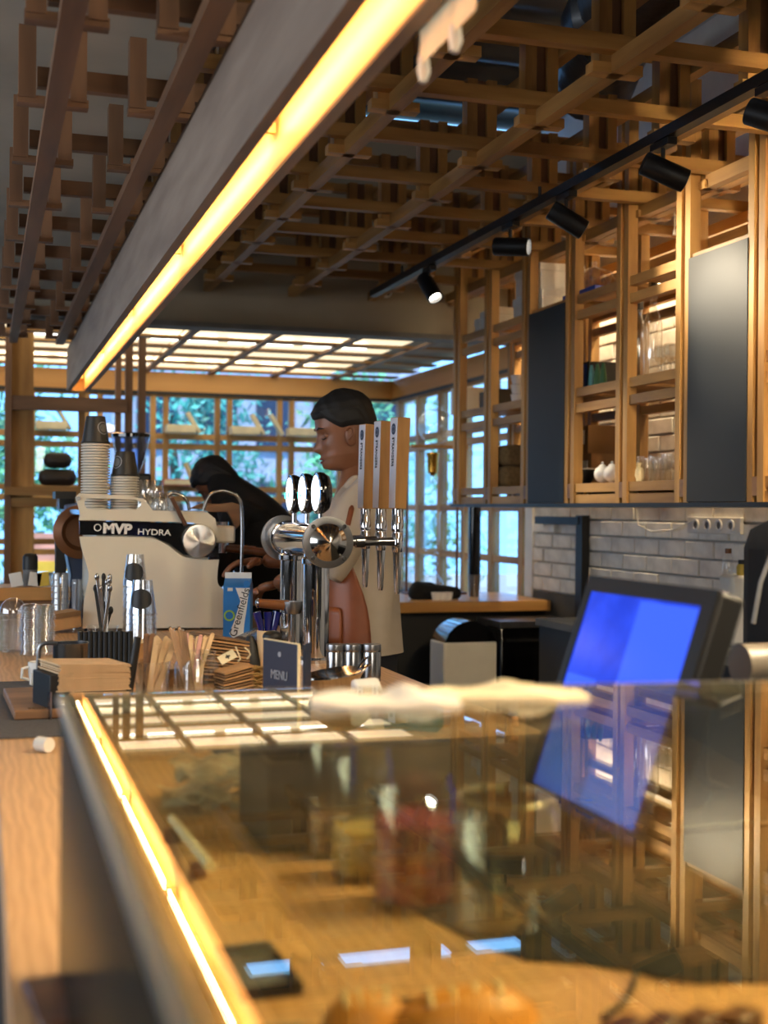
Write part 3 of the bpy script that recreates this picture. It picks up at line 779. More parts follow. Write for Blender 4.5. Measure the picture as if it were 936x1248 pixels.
# cold drip tower
yT = 6.74
def T3(px, py): return Wy(px, py, yT)
c = T3(531, 519)
t = thing('cold_drip_tower', 'tall glass cold drip coffee tower with globe and brass valve by the window', 'coffee maker', (c.x, yT, zW))
r = 25*6.6/1560*.95
MB().ell(c, r, r, r, 28, 18).build('globe', 'jar_glass', t)
MB().lathe((c.x, yT, c.z+r*.85), [(.04, 0), (.045, .02), (.035, .03), (.012, .05), (0, .052)], 20).build('globe_lid', 'jar_glass', t)
zp = T3(531, 545).z
MB().box(c.x-.16, T3(566, 545).x, yT-.06, yT+.06, zp-.008, zp+.008).build('plate', 'tapwood', t)
MB().lathe((c.x-.015, yT, T3(531, 580).z), [(.014, 0), (.016, .01), (.03, .02), (.032, .10), (.036, .115), (.036, .13)], 20).build('valve', 'brass', t)
MB().lathe((c.x-.015, yT, T3(531, 600).z), [(.006, 0), (.006, .05), (.03, .06), (.03, .09)], 16, cap0=False).build('drip_chamber', 'jar_glass', t)
MB().lathe((c.x-.015, yT, T3(531, 665).z), [(.03, 0), (.042, .03), (.042, .17), (.05, .19)], 20, cap0=False, cap1=False).build('coffee_chamber', 'jar_glass', t)
pts = [(c.x-.015+.035*math.cos(k*.6), yT+.035*math.sin(k*.6), T3(531, 668).z-.0028*k) for k in range(40)]
MB().tube(pts, .005, 6).build('spiral', 'jar_glass', t)
MB().lathe((c.x-.015, yT, zW+.012), [(.05, 0), (.065, .01), (.06, .06), (.025, .11), (.022, .15)], 22).build('flask', 'jar_glass', t)
for s_ in (-.15, .15):
    MB().cyl((c.x+s_, yT+.045, zW), (c.x+s_, yT+.045, zp+.1), .008, n=10).build('column', 'walnut', t)
MB().box(c.x-.17, c.x+.17, yT-.07, yT+.07, zW, zW+.012).build('base', 'walnut', t, bevel=.003)
q = T3(559, 690)
t = thing('pepper_mill', 'tall black cylinder on a steel base on the corner worktop', 'grinder', (q.x, 6.5, zW))
MB().cyl((q.x, 6.5, zW), (q.x, 6.5, zW+.12), .028, .036, n=18).build('base', 'brushed', t)
MB().cyl((q.x, 6.5, zW+.12), (q.x, 6.5, T3(557, 618).z), .034, n=18).build('body', 'blackgloss', t)
for i in range(3):
    q = T3(497+7*i, 733)
    tag(MB().lathe((q.x, 6.28, zW), [(.02, 0), (.026, .04), (.024, .04), (.018, .004)], 14).build('small_cup', 'porcelain', origin=(q.x, 6.28, zW)), 'small white cup left of the black bag on the worktop', 'cup', 'small cups beside the black bag')

# outside --------------------------------------------------------------
struct(MB().box(-14, 22, YB+.3, 26, -.1, -.02).build('ground', 'concrete'))
struct(MB().box(XW+.4, 22, -2, YB+.3, -.1, -.02).build('ground_side', 'concrete'))
def tree(x, y, h, r, mat, lab, n=3200, low=.1):
    t = thing('tree', lab, 'tree', (x, y, -.02), 'trees outside the windows')
    MB().tube([(x, y, -.02), (x+.05, y, h*.4), (x-.04, y+.03, h*.75)], [.10, .07, .03], 10).build('trunk', 'bark', t)
    mb = MB(); rnd = random.Random(int(x*100+y*7))
    blobs = [(rnd.uniform(-r, r)*.75, rnd.uniform(-r, r)*.6, rnd.uniform(low, 1)*h) for _ in range(9)]
    for i in range(n):
        b = blobs[i % 9]; a = Vector([rnd.gauss(0, .30) for _ in range(3)])*r*.8
        c = Vector((x+b[0]+a.x, y+b[1]+a.y, b[2]+a.z))
        if c.z < .05: continue
        u = Vector([rnd.uniform(-1, 1) for _ in range(3)]).normalized(); w_ = u.orthogonal().normalized(); s_ = rnd.uniform(.02, .055)
        mb.add([c-u*s_*1.5, c+w_*s_*.6, c+u*s_*1.5, c-w_*s_*.6], [(0, 1, 2, 3)])
    f = mb.build('foliage', mat, t, smooth=False); f['kind'] = 'stuff'
k = 0
for x, y, h, r, m_, lab in ((-3.6, 12.2, 2.9, .9, 'leaf', 'green bushy tree outside the leftmost windows'), (-1.9, 13.4, 3.2, .9, 'leaf2', 'green tree outside the window behind the paper cups'),
    (0.0, 12.2, 3.0, .9, 'leaf', 'green tree outside the window behind the glasses'), (1.9, 13.4, 3.1, .9, 'leaf2', 'blue-green tree outside behind the barista in black'),
    (3.8, 12.2, 2.8, .9, 'leaf', 'green tree outside the window corner'), (5.6, 9.4, 2.8, .9, 'leaf2', 'tree outside the side windows behind the glass tower'),
    (4.9, 8.0, 2.4, .8, 'leaf', 'small leafy tree outside the side windows near the bricks'), (6.8, 11.6, 3.0, 1.0, 'leaf', 'tree outside beyond the side windows')):
    tree(x, y, h, r, m_, lab)
t = thing('neighbour_building', 'pale blue-grey building outside beyond the trees', 'building', (3.2, 16, 0))
MB().box(1.5, 5.5, 16, 18, 0, 3.4).build('wall', 'facade', t)
for i in range(5):
    for j in range(2): MB().box(1.8+.75*i, 2.3+.75*i, 15.95, 16.01, .8+1.3*j, 1.7+1.3*j).build('window', 'navy', t)
t = thing('street_sign', 'pink and orange poster board outside the left window', 'sign', (Wy(62, 690, 10.2).x, 10.2, 0))
x = Wy(62, 690, 10.2).x
MB().box(x-.13, x+.16, 10.2, 10.23, Wy(62, 697, 10.2).z, Wy(62, 650, 10.2).z).build('board', 'pink', t)
MB().box(x-.13, x+.16, 10.19, 10.2, Wy(62, 697, 10.2).z, Wy(62, 684, 10.2).z).build('lower_print', 'yellow', t)
MB().box(x-.02, x+.02, 10.205, 10.225, -.02, Wy(62, 697, 10.2).z).build('leg', 'grey', t)

# ------------------------------------------------------------------ bar counter
CX0, CX1 = .022, .98
t = thing('bar_counter', 'long light wooden bar counter running away from the camera', 'counter', (.5, 2.2, 0))
MB().box(CX0, CX1, -.4, 5.25, HC-.045, HC).build('top', 'counter', t, bevel=.004)
MB().box(CX0+.05, CX1-.05, -.4, 5.2, 0, HC-.045).build('front_panel', 'darkpine_Z', t)

# ------------------------------------------------------------------ glass display case
ZC = 1.19
a = Wz(74, 846, ZC); bb = Wz(231, 1248, ZC); r_ = Wz(936, 830, ZC)
dv = (a-bb).normalized(); near = a-dv*(1.05)
ev = (r_-a).normalized(); far = a+ev*1.35
near2 = near+ev*1.35
case = thing('display_case', 'frameless glass display case standing on the near end of the counter', 'display case', ((a.x+far.x)/2, a.y-.4, HC))
g = .008; nrm = Vector((0, 0, 1))
top = [a, far, near2, near]
MB().prism([v-Vector((0, 0, g)) for v in top], (0, 0, g)).build('top_pane', 'case_glass', case, smooth=False)
def vert(p, q, th, name, mat='case_glass', z0=HC+.0005, z1=ZC-g-.0005):
    d = (q-p).normalized(); n_ = Vector((-d.y, d.x, 0))*th
    P = [Vector((p.x, p.y, z0)), Vector((q.x, q.y, z0)), Vector((q.x, q.y, z0))+n_, Vector((p.x, p.y, z0))+n_]
    MB().prism(P, (0, 0, z1-z0)).build(name, mat, case, smooth=False)
vert(near, a-dv*.0, -g, 'side_pane', 'smoked_glass'); vert(a+ev*g*1.2, far, -g, 'back_pane')
# polished greenish edges
MB().prism([a+Vector((0, 0, -g)), far+Vector((0, 0, -g)), far+Vector((0, .004, -g)), a+Vector((0, .004, -g))], (0, 0, g)).build('edge_strip', 'case_edge', case)
MB().prism([near+Vector((-.003, 0, -g)), a+Vector((-.003, 0, -g)), a+Vector((-.0002, 0, -g)), near+Vector((-.0002, 0, -g))], (0, 0, g)).build('edge_strip', 'case_edge', case)

# things in and behind the case, on the counter (z = HC)
def C(px, py, dz=0): p = Wz(px, py, HC+dz); return p
# stone slab along the front pane
p = C(150, 1215)
tag(MB().box(.11, .23, .70, .93, HC+.0, HC+.018).build('stone_slab', 'slab', origin=(.17, .8, HC), bevel=.003), 'flat dark grey slab inside the case along the front pane', 'slab')
# small tray (phone like) inside
p = C(312, 1190)
R = Matrix.Translation((p.x, p.y, HC)) @ Matrix.Rotation(.05, 4, 'Z')
t = thing('small_dish', 'small rectangular dark metal dish on the wooden base', 'dish', (p.x, p.y, HC))
mb = MB(R); mb.box(-.022, .022, -.05, .05, 0, .003).build('base', 'brushed', t)
for bx in ((-.026, -.022, -.054, .054), (.022, .026, -.054, .054), (-.022, .022, -.054, -.05), (-.022, .022, .05, .054)):
    MB(R).box(bx[0], bx[1], bx[2], bx[3], 0, .011).build('rim', 'darkmetal', t)
# bar handle
p0, p1 = C(210, 998, .02), C(256, 1056, .02)
t = thing('metal_rod', 'short polished metal rod resting on two brown brackets', 'rod', ((p0+p1)/2-Vector((0, 0, .02))))
MB().cyl(p0, p1, .006, n=14).build('bar', 'rodglint', t)
for k in (.15, .85):
    q = p0.lerp(p1, k); MB().box(q.x-.016, q.x+.002, q.y-.006, q.y+.006, HC, q.z-.003).build('bracket', 'tinbrown', t)
# bread and brownies in case
for i, (px, py, rx, ry, lab) in enumerate(((565, 1247, .062, .030, 'large golden glazed bun at the bottom of the case'), (445, 1252, .035, .022, 'golden bun left of the large bun'))):
    p = C(px, py, .01); p.z = HC
    t = thing('bread_bun', lab, 'bread', p)
    MB().lathe(p, [(.0, 0), (.8, .001), (1, .009), (.93, .02), (.7, .030), (.35, .036), (0, .038)], 26).build('crust', 'bread', t)
    for v in t.children[0].data.vertices: v.co.x *= rx; v.co.y *= ry
    for k in range(4):
        MB().tube([p+Vector((rx*(-.5+.3*k), -ry*.5, .031)), p+Vector((rx*(-.45+.3*k), 0, .0385)), p+Vector((rx*(-.4+.3*k), ry*.5, .031))], .0022, 6).build('glaze_line', 'cream', t)
for i, (px, py) in enumerate(((762, 1246), (808, 1242), (855, 1238), (902, 1234))):
    p = C(px, py+8, .02); p.z = HC
    t = tag(MB(at(p.x, p.y, HC, .5)).box(-.017, .017, -.012, .012, 0, .026).build('brownie', 'choco', origin=(p.x, p.y, HC), bevel=.004), ('leftmost', 'second from left', 'third from left', 'rightmost')[i]+' of the dark brown cakes in the case corner', 'cake', 'brown cakes in the case')
# cables on the wood
pts = [C(x, y, .004) for x, y in ((735, 1240), (760, 1222), (772, 1200), (776, 1184), (800, 1190), (850, 1196), (900, 1192))]
tag(MB().tube(pts, .0025, 8).build('cable', 'black'), 'thin black cable looping on the wood at lower right', 'cable')
pts = [C(x, y, .004) for x, y in ((412, 1228), (440, 1222), (480, 1218), (520, 1218), (570, 1222))]
tag(MB().tube(pts, .002, 8).build('cable', 'black'), 'thin black cable behind the glazed buns', 'cable')
# black rubber mat under the till, behind the jars
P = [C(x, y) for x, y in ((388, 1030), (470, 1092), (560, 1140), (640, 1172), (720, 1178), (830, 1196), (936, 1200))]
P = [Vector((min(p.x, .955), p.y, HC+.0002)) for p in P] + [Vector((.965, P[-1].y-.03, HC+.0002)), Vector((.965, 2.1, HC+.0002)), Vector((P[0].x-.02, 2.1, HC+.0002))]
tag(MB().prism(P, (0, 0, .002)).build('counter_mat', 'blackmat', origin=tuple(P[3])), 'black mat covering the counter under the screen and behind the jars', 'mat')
# wrapped plastic packets
p = C(262, 985)
t = thing('plastic_wrap', 'crumpled heap of grey plastic wrapping left of the dark box', 'plastic wrap', (p.x, p.y, HC))
rnd = random.Random(3)
for k in range(6):
    mb = MB(); nx, ny = 12, 8; v = []
    cx_, cy_ = p.x+rnd.uniform(-.02, .02), p.y+rnd.uniform(-.03, .05); an = rnd.uniform(-.5, .5); ph = rnd.uniform(0, 6); zb_ = HC+.006+k*.010
    for i in range(nx+1):
        for j in range(ny+1):
            u, w_ = (i/nx-.5)*.115, (j/ny-.5)*.085
            z = zb_+.008*math.sin(u*90+ph)*math.cos(w_*70+ph*2)+.010*abs(math.sin(u*35+w_*40+ph))
            v.append((cx_+u*math.cos(an)-w_*math.sin(an), cy_+u*math.sin(an)+w_*math.cos(an), max(z, HC+.001+.001*k)))
    f = [(i*(ny+1)+j, (i+1)*(ny+1)+j, (i+1)*(ny+1)+j+1, i*(ny+1)+j+1) for i in range(nx) for j in range(ny)]
    mb.add(v, f); o = mb.build('sheet', 'film' if k % 3 else 'wrapgrey', t)
# dark box
p0 = C(382, 1037); pL = C(310, 1000)
t = thing('dark_box', 'dark brown open wooden box behind the glass jars', 'box', (p0.x-.05, p0.y+.06, HC))
x1, y0 = p0.x+.03, p0.y-.0
w, dpt, hh = .085, .17, .105
MB().box(x1-w, x1, y0, y0+.008, HC, HC+hh).build('side', 'boxbrown', t)
MB().box(x1-w, x1, y0+dpt-.008, y0+dpt, HC, HC+hh).build('side', 'boxbrown', t)
MB().box(x1-w, x1-w+.008, y0+.008, y0+dpt-.008, HC, HC+hh).build('side', 'boxbrown', t)
MB().box(x1-.008, x1, y0+.008, y0+dpt-.008, HC, HC+hh).build('side', 'boxbrown', t)
MB().box(x1-w+.008, x1-.008, y0+.008, y0+dpt-.008, HC, HC+.01).build('bottom', 'boxbrown', t)
# glass jars
def jar(px, py, r, h, fill, fh, lab, lid=False):
    p = C(px, py); c = Vector((p.x, p.y+r, HC))
    t = thing('glass_jar', lab, 'jar', c, 'glass jars behind the case')
    MB().lathe(c, [(r*.9, 0), (r, .006), (r, h*.86), (r*.9, h*.92), (r*.92, h), (r*.88, h), (r*.86, h*.92), (r*.955, h*.86), (r*.955, .008), (0, .006)], 30).build('body', 'jar_glass', t)
    if not fill: MB().tube([c+Vector((r*.92*math.cos(k*PI/15), r*.92*math.sin(k*PI/15), h)) for k in range(30)], .003, 8, closed=True).build('rim', 'case_edge', t)
    if fill:
        rnd = random.Random(int(px)); mb = MB()
        mb.lathe(c+Vector((0, 0, .009)), [(r*.85, 0), (r*.9, .004), (r*.9, fh*.9), (r*.5, fh), (0, fh*1.02)], 20)
        for k in range(260):
            a_ = rnd.uniform(0, 2*PI); z = rnd.uniform(.012, fh); rr = r*.91 if k < 200 else r*.9*math.sqrt(rnd.random())
            if k >= 200: z = fh
            q = c+Vector((rr*math.cos(a_), rr*math.sin(a_), z+.005)); u = Vector([rnd.uniform(-1, 1) for _ in range(3)]).normalized()*rnd.uniform(.003, .006); w_ = u.orthogonal().normalized()*.003
            mb.add([q-u, q+w_, q+u, q-w_], [(0, 1, 2, 3)])
        o = mb.build('contents', fill, t); o['kind'] = 'stuff'
jar(520, 1118, .042, .135, 'petal', .085, 'glass jar of dark red dried petals')
jar(452, 1080, .034, .145, 'dried', .05, 'glass jar of pale yellow dried flowers left of the red petals')
jar(412, 1050, .030, .145, 'driedbrown', .04, 'glass jar with brown contents beside the dark box')
jar(640, 1150, .050, .125, None, 0, 'wide empty round glass jar right of the red petals')

# papers / cloths on the far edge of the top pane
rnd = random.Random(11)
def crumple(px0, px1, y_, mat, lab, name, thick, wid, seed, z0):
    p, q = Wz(px0, y_, ZC), Wz(px1, y_, ZC); rnd = random.Random(seed); c = (p+q)/2; c.z = ZC
    t = thing(name, lab, name.replace('_', ' ').split()[-1], c)
    L = (q-p).length; d = (q-p).normalized(); e = Vector((-d.y, d.x, 0)); N_, M_ = 26, 8; f = []
    ph = [rnd.uniform(0, 6) for _ in range(4)]
    mb = MB()
    for lay in (0, 1):
        v = []
        for i in range(N_+1):
            for j in range(M_+1):
                s_, u = i/N_, j/M_
                w_ = wid*(.5+.5*math.sin(PI*min(1, max(0, s_*.94+.03)))**.5)
                h = thick*(.35+.3*math.sin(s_*9+ph[0])+.25*math.sin(s_*17+u*4+ph[1])+.2*math.sin(u*7+ph[2]))*math.sin(PI*(s_*.96+.02))**.4*math.sin(PI*(u*.9+.05))**.5
                v.append(p+d*L*s_+e*(u-.5)*w_+Vector((0, 0, z0+(.002+max(h, .001) if lay == 0 else .0))))
        n0 = len(mb.v)
        mb.add(v, [(i*(M_+1)+j, (i+1)*(M_+1)+j, (i+1)*(M_+1)+j+1, i*(M_+1)+j+1) for i in range(N_) for j in range(M_)])
    # rim between layers
    A = (N_+1)*(M_+1); mb.f += [(i*(M_+1), (i+1)*(M_+1), (i+1)*(M_+1)+A, i*(M_+1)+A) for i in range(N_)]+[(i*(M_+1)+M_, (i+1)*(M_+1)+M_, (i+1)*(M_+1)+M_+A, i*(M_+1)+M_+A) for i in range(N_)]
    mb.f += [(j, j+1, j+1+A, j+A) for j in range(M_)]+[(N_*(M_+1)+j, N_*(M_+1)+j+1, N_*(M_+1)+j+1+A, N_*(M_+1)+j+A) for j in range(M_)]
    mb.build('sheet', mat, t)
    return t
crumple(378, 560, 858, 'paper', 'crumpled cream paper bag lying on the glass case, left part', 'paper_bag', .014, .075, 4, .0006)
crumple(520, 712, 850, 'cream', 'crumpled pale paper lying on the glass case before the screen', 'crumpled_paper', .014, .07, 9, .0006)

# POS monitor -----------------------------------------------------------
Y1, Y2 = 1.344, 1.634
B0, T0 = Vector((.73, 0, .975)), Vector((.818, 0, 1.239))
up = (T0-B0).normalized(); bk = Vector((up.z, 0, -up.x))   # points away from customer (+x, -z)
def PM(y, s, o=0): return B0+Vector((0, y, 0))+up*s+bk*o
mon = thing('touch_monitor', 'black point-of-sale monitor with a bright blue screen facing left', 'monitor', (.82, 1.49, HC))
SL = (T0-B0).length
def slab(y0, y1, s0, s1, o0, o1, name, mat, bev=0):
    P = [PM(y0, s0, o0), PM(y1, s0, o0), PM(y1, s1, o0), PM(y0, s1, o0)]
    return MB().prism(P, bk*(o1-o0)).build(name, mat, mon, bevel=bev)
slab(Y1-.028, Y2+.018, -.02, SL+.022, .004, .04, 'housing', 'black', .005)
slab(Y1-.028, Y1, -.02, SL+.022, 0, .004, 'bezel', 'black'); slab(Y2, Y2+.018, -.02, SL+.022, 0, .004, 'bezel', 'black')
slab(Y1, Y2, -.02, 0, 0, .004, 'bezel', 'black'); slab(Y1, Y2, SL, SL+.022, 0, .004, 'bezel', 'black')
slab(Y1, Y2, 0, SL, .002, .004, 'display', 'screen')
slab(Y1+.004, Y1+.145, .004, SL-.004, .0012, .002, 'display_panel', 'screenpale')
slab(Y1+.20, Y1+.285, .10, .16, .0012, .002, 'display_panel', 'screenpale')
q = PM((Y1+Y2)/2, .08, .04)
MB().beam(q, Vector((.90, q.y, HC+.01)), .06, .03, up=(0, 1, 0)).build('stand', 'black', mon)
MB().box(.78, 1.02, 1.40, 1.58, HC, HC+.012).build('foot', 'black', mon, bevel=.004)
# second till body to the right, blurred grey roller
p = W(912, 780, 1.75)
t = thing('receipt_printer', 'black till housing with a rounded grey top right of the screen', 'printer', (p.x+.1, p.y, HC))
xA, yB = W(884, 800, 1.85).x, W(905, 800, 1.85).y
MB().box(xA, xA+.26, yB-.12, yB+.06, HC, HC+.155).build('body', 'black', t, bevel=.01)
MB().cyl((xA, yB-.03, HC+.185), (xA+.26, yB-.03, HC+.185), .030, n=24).build('cover', 'rollergrey', t)
# black bag with grey strap at right edge
c = W(972, 700, 2.3)
t = thing('black_backpack', 'black rounded backpack with grey strap at the right edge', 'bag', (c.x+.06, c.y, HC))
mb = MB(); mb.box(c.x-.062, c.x+.20, c.y-.05, c.y+.12, HC+.0, 1.345); mb.build('body', 'blackcloth', t, bevel=.06)
for v in t.children[0].data.vertices: pass
e0, e1 = W(946, 660, 2.14), W(918, 760, 2.12)
MB().tube([e0, (e0+e1)/2+Vector((-.008, 0, 0)), e1], .004, 8).build('strap', 'grey', t)

# ------------------------------------------------------------------ beer tower
def TW(px, py, X): return Wx(px, py, X)
F1 = W(399, 661, 3.30)                       # near flange centre
ax = Vector((0, 1, 0)); F2 = F1+ax*.50; ZD = F1.z
XD = F1.x
tw = thing('tap_tower', 'polished steel beer tap tower with horizontal drum on two columns', 'beer tower', (XD, F1.y+.2, HC))
MB().lathe(F1, [(.048, .0), (.048, .50)], 36, axis=(0, 1, 0)).build('drum', 'chrome', tw)
for c, s_ in ((F1, -1), (F2, 1)):
    fl = MB().lathe(c, [(.048, 0), (.067, 0), (.067, s_*.010), (.053, s_*.012), (.050, s_*.012)], 40, axis=(0, 1, 0)).build('flange', 'brushed', tw)
    MB().lathe(c+Vector((0, s_*.010, 0)), [(.050, 0), (.048, s_*.003), (.004, s_*.024), (0, s_*.0245)], 48, axis=(0, 1, 0)).build('end_cap', 'satin', tw)
    for k in range(4):
        a_ = PI/4+k*PI/2; q = c+Vector((.058*math.cos(a_), s_*.011, .058*math.sin(a_)))
        MB().cyl(q, q+Vector((0, s_*.006, 0)), .0055, n=10).build('screw', 'steel', tw)
MB().lathe(F1+Vector((0, .44, 0)), [(.050, 0), (.052, .003), (.052, .02), (.050, .023)], 32, axis=(0, 1, 0)).build('band', 'chrome', tw)
for k, y in enumerate((F1.y+.09, F1.y+.36)):
    MB().lathe((XD-.006, y, HC), [(.06, 0), (.06, .008), (.035, .012), (.035, ZD-HC-.06), (.040, ZD-HC-.058), (.040, ZD-HC-.045), (.034, ZD-HC-.04), (.034, ZD-HC-.03)], 32).build('column', 'chrome', tw)
hp = [W(488, 661, 3.30), None, None]
# faucets: shank, body, spout, ferrule each a thing with wooden handle
XF = XD+.214
for k, (px, lab) in enumerate(((488, 'nearest'), (472, 'middle'), (455, 'farthest'))):
    y = F1.y+.075+.15*k
    t = thing('beer_tap', lab+' chrome beer tap with a tall square wooden handle', 'beer tap', (XF, y, ZD), 'beer taps on the steel tower')
    MB().lathe((XD+.045, y, ZD), [(.017, 0), (.017, .03), (.012, .034), (.012, .05), (.016, .052), (.016, .075), (.012, .08), (.010, .12), (.013, .175)], 20, axis=(1, 0, 0)).build('shank', 'steel', t)
    MB().lathe((XF, y, ZD-.028), [(.013, 0), (.0155, .008), (.0155, .048), (.014, .05), (.014, .054), (.0165, .056), (.0165, .085), (.015, .088), (.015, .118)], 20).build('valve_body', 'chrome', t)
    MB().lathe((XF, y, ZD-.14), [(.006, 0), (.008, .01), (.013, .112)], 16).build('spout', 'chrome', t)
    zh = ZD+.088
    R = Matrix.Translation((XF, y, zh)) @ Matrix.Rotation(.21, 4, 'Z') @ Matrix.Rotation(.03, 4, 'Y')
    mb = MB(R); s0, s1, hh = .0175, .020, .245
    mb.add([(-s0,-s0,0),(s0,-s0,0),(s0,s0,0),(-s0,s0,0),(-s1,-s1,hh),(s1,-s1,hh),(s1,s1,hh),(-s1,s1,hh)], [(0,3,2,1),(4,5,6,7),(0,1,5,4),(1,2,6,5),(2,3,7,6),(3,0,4,7)])
    h_ = mb.build('handle', 'tapwood', t, bevel=.002)
    # pale printed face toward the customer
    mb = MB(R); e = .0006
    mb.add([(-s0-e,-s0+.001,.002),(-s0-e,s0-.001,.002),(-s1-e,s1-.001,hh-.002),(-s1-e,-s1+.001,hh-.002),(-s0-.0002,-s0+.001,.002),(-s0-.0002,s0-.001,.002),(-s1-.0002,s1-.001,hh-.002),(-s1-.0002,-s1+.001,hh-.002)], [(0,1,2,3),(7,6,5,4),(0,4,5,1),(1,5,6,2),(2,6,7,3),(3,7,4,0)])
    mb.build('face_plate', 'tapface', t)
    Tx = R @ Matrix.Translation((-s1-.0016, 0, hh*.62)) @ frame((0, 0, 0), (0, 0, -1), (0, -1, 0))
    text('STRANGERS', .0145, Tx, 'print', t, sx=1.0)
    mb = MB(R); 
    mb.lathe((-s1-.0006, 0, hh*.87), [(.0105, 0), (.0105, .0008)], 20, axis=(-1, 0, 0))
    o = mb.build('emblem', 'navy', t)
    cz = (R@Vector((-s1, 0, hh*.87))).z-t['_o'][2]
    for v in o.data.vertices: v.co.z = cz+(v.co.z-cz)*1.45
    mb = MB(R); mb.lathe((-s1-.0015, 0, hh*.87), [(.007, 0), (.0078, 0), (.0078, .0004), (.007, .0004)], 20, axis=(-1, 0, 0), cap0=False, cap1=False); mb.build('emblem_ring', 'greyprint', t)
# lit medallions
for k, (px, lab) in enumerate(((385, 'nearest round lit medallion with a thick chrome rim on the beer tower'), (371, 'middle round lit medallion on the beer tower'), (358, 'farthest round lit medallion on the beer tower'))):
    y = F1.y+.07+.15*k; zc = ZD+.128; c = Vector((XD+.004, y, zc))
    t = thing('tap_medallion', lab, 'medallion', (XD, y, ZD+.048), 'lit medallions on the steel tower')
    nx_ = Vector((-1, .02, 0)).normalized(); c2 = c-nx_*.022
    MB().cyl((XD, y, ZD+.04), (XD, y, zc-.045), .0075, n=14).build('stem', 'chrome', t)
    MB().lathe(c-nx_*.02, [(.03, 0), (.046, .006), (.054, .018), (.056, .03), (.053, .036), (.050, .036)], 36, axis=tuple(nx_)).build('shell', 'blackgloss' if k else 'blackgloss', t)
    MB().lathe(c+nx_*.0155, [(.050, 0), (.049, .003), (.03, .007), (0, .009)], 36, axis=tuple(nx_)).build('lit_face', 'badge', t)
    MB().lathe(c+nx_*.014, [(.050, 0), (.055, .0), (.055, .004), (.050, .005)], 36, axis=tuple(nx_)).build('rim', 'chrome', t)
    if k:
        Tx = frame(c+nx_*.026+Vector((0, 0, -.006)), (0, -1, 0), (0, 0, 1)); text(('', 'TEA', 'BEER')[k], .026, Tx, 'badgetext', t)

# ------------------------------------------------------------------ espresso machine
DM = 4.35
YM = Wz(190, 765, HC).y
yM = 4.22
def E(px, py): q = Wy(px, py, yM); return (q.x, q.z)
m = thing('espresso_machine', 'ivory espresso machine seen from its curved side with black band', 'espresso machine', (E(190, 765)[0], yM+.3, HC))
def eprism(pts, y0, y1, name, mat, bev=0, sm=True):
    P = [(E(x, y)[0], y0, E(x, y)[1]) for x, y in pts]
    return MB().prism(P, (0, y1-y0, 0)).build(name, mat, m, bevel=bev, smooth=sm)
def curve(pts, n=6):
    out = []
    for i in range(len(pts)-1):
        p0 = pts[max(i-1, 0)]; p1 = pts[i]; p2 = pts[i+1]; p3 = pts[min(i+2, len(pts)-1)]
        for k in range(n):
            t = k/n
            out.append(tuple(.5*((2*p1[j])+(-p0[j]+p2[j])*t+(2*p0[j]-5*p1[j]+4*p2[j]-p3[j])*t*t+(-p0[j]+3*p1[j]-3*p2[j]+p3[j])*t**3) for j in (0, 1)))
    return out+[pts[-1]]
left = curve([(97, 654), (100, 670), (106, 690), (108, 704), (103, 730), (101, 762)])
lower = [(97, 654)] + curve([(97, 654), (150, 654), (185, 656), (205, 665), (222, 678), (245, 682), (267, 682)]) + curve([(267, 682), (265, 700), (266, 712), (274, 722), (276, 745), (277, 765)]) + [(101, 766)] + left[::-1][1:-1]
eprism(lower, yM, yM+.015, 'side_panel', 'ivory')
band = [(97, 635), (212, 637), (250, 640), (262, 655), (267, 679), (245, 679), (224, 676), (207, 663), (186, 654), (150, 652), (97, 652)]
eprism(band, yM+.002, yM+.014, 'black_band', 'blackgloss')
eprism(curve([(96, 634), (97, 624), (92, 606)]) + [(97, 601), (106, 602), (106, 607), (103, 611), (103, 616), (107, 621), (107, 634)], yM-.004, yM+.012, 'upper_panel_end', 'ivory')
eprism([(106, 602), (150, 604), (175, 608), (180, 614), (170, 611), (166, 609), (106, 607)], yM-.004, yM+.012, 'upper_panel_bar', 'ivory')
eprism([(107, 621), (166, 621), (172, 616), (172, 612), (180, 614), (186, 622), (252, 624), (262, 632), (266, 650), (268, 655), (262, 655), (250, 641), (235, 637), (212, 636), (107, 634)], yM-.004, yM+.012, 'upper_panel', 'ivory')
x0, x1 = E(100, 760)[0], E(262, 700)[0]
MB().box(x0+.045, x1-.02, yM+.02, yM+.62, HC+.05, E(190, 640)[1]).build('body', 'ivory', m)
MB().box(x0+.03, x1+.03, yM+.016, yM+.62, HC+.02, HC+.08).build('drip_tray', 'steel', m)
MB().box(x0-.005, x1-.03, yM+.012, yM+.64, E(190, 628)[1], E(190, 622)[1]).build('cup_tray', 'steel', m)
for (px, dy) in ((112, .05), (255, .05), (112, .56), (255, .56)):
    MB().cyl((E(px, 765)[0], yM+dy, HC), (E(px, 765)[0], yM+dy, HC+.05), .022, n=14).build('foot', 'black', m)
c = E(242, 659)
MB().lathe((c[0], yM, c[1]), [(.056, 0), (.056, -.012), (.053, -.018), (.045, -.019), (0, -.0195)], 40, axis=(0, 1, 0)).build('knob_disc', 'turned_steel', m)
c = E(94, 606); MB().cyl((c[0]+.004, yM-.01, c[1]-.003), (c[0]+.004, yM-.004, c[1]-.003), .007, n=12).build('screw', 'steel', m)
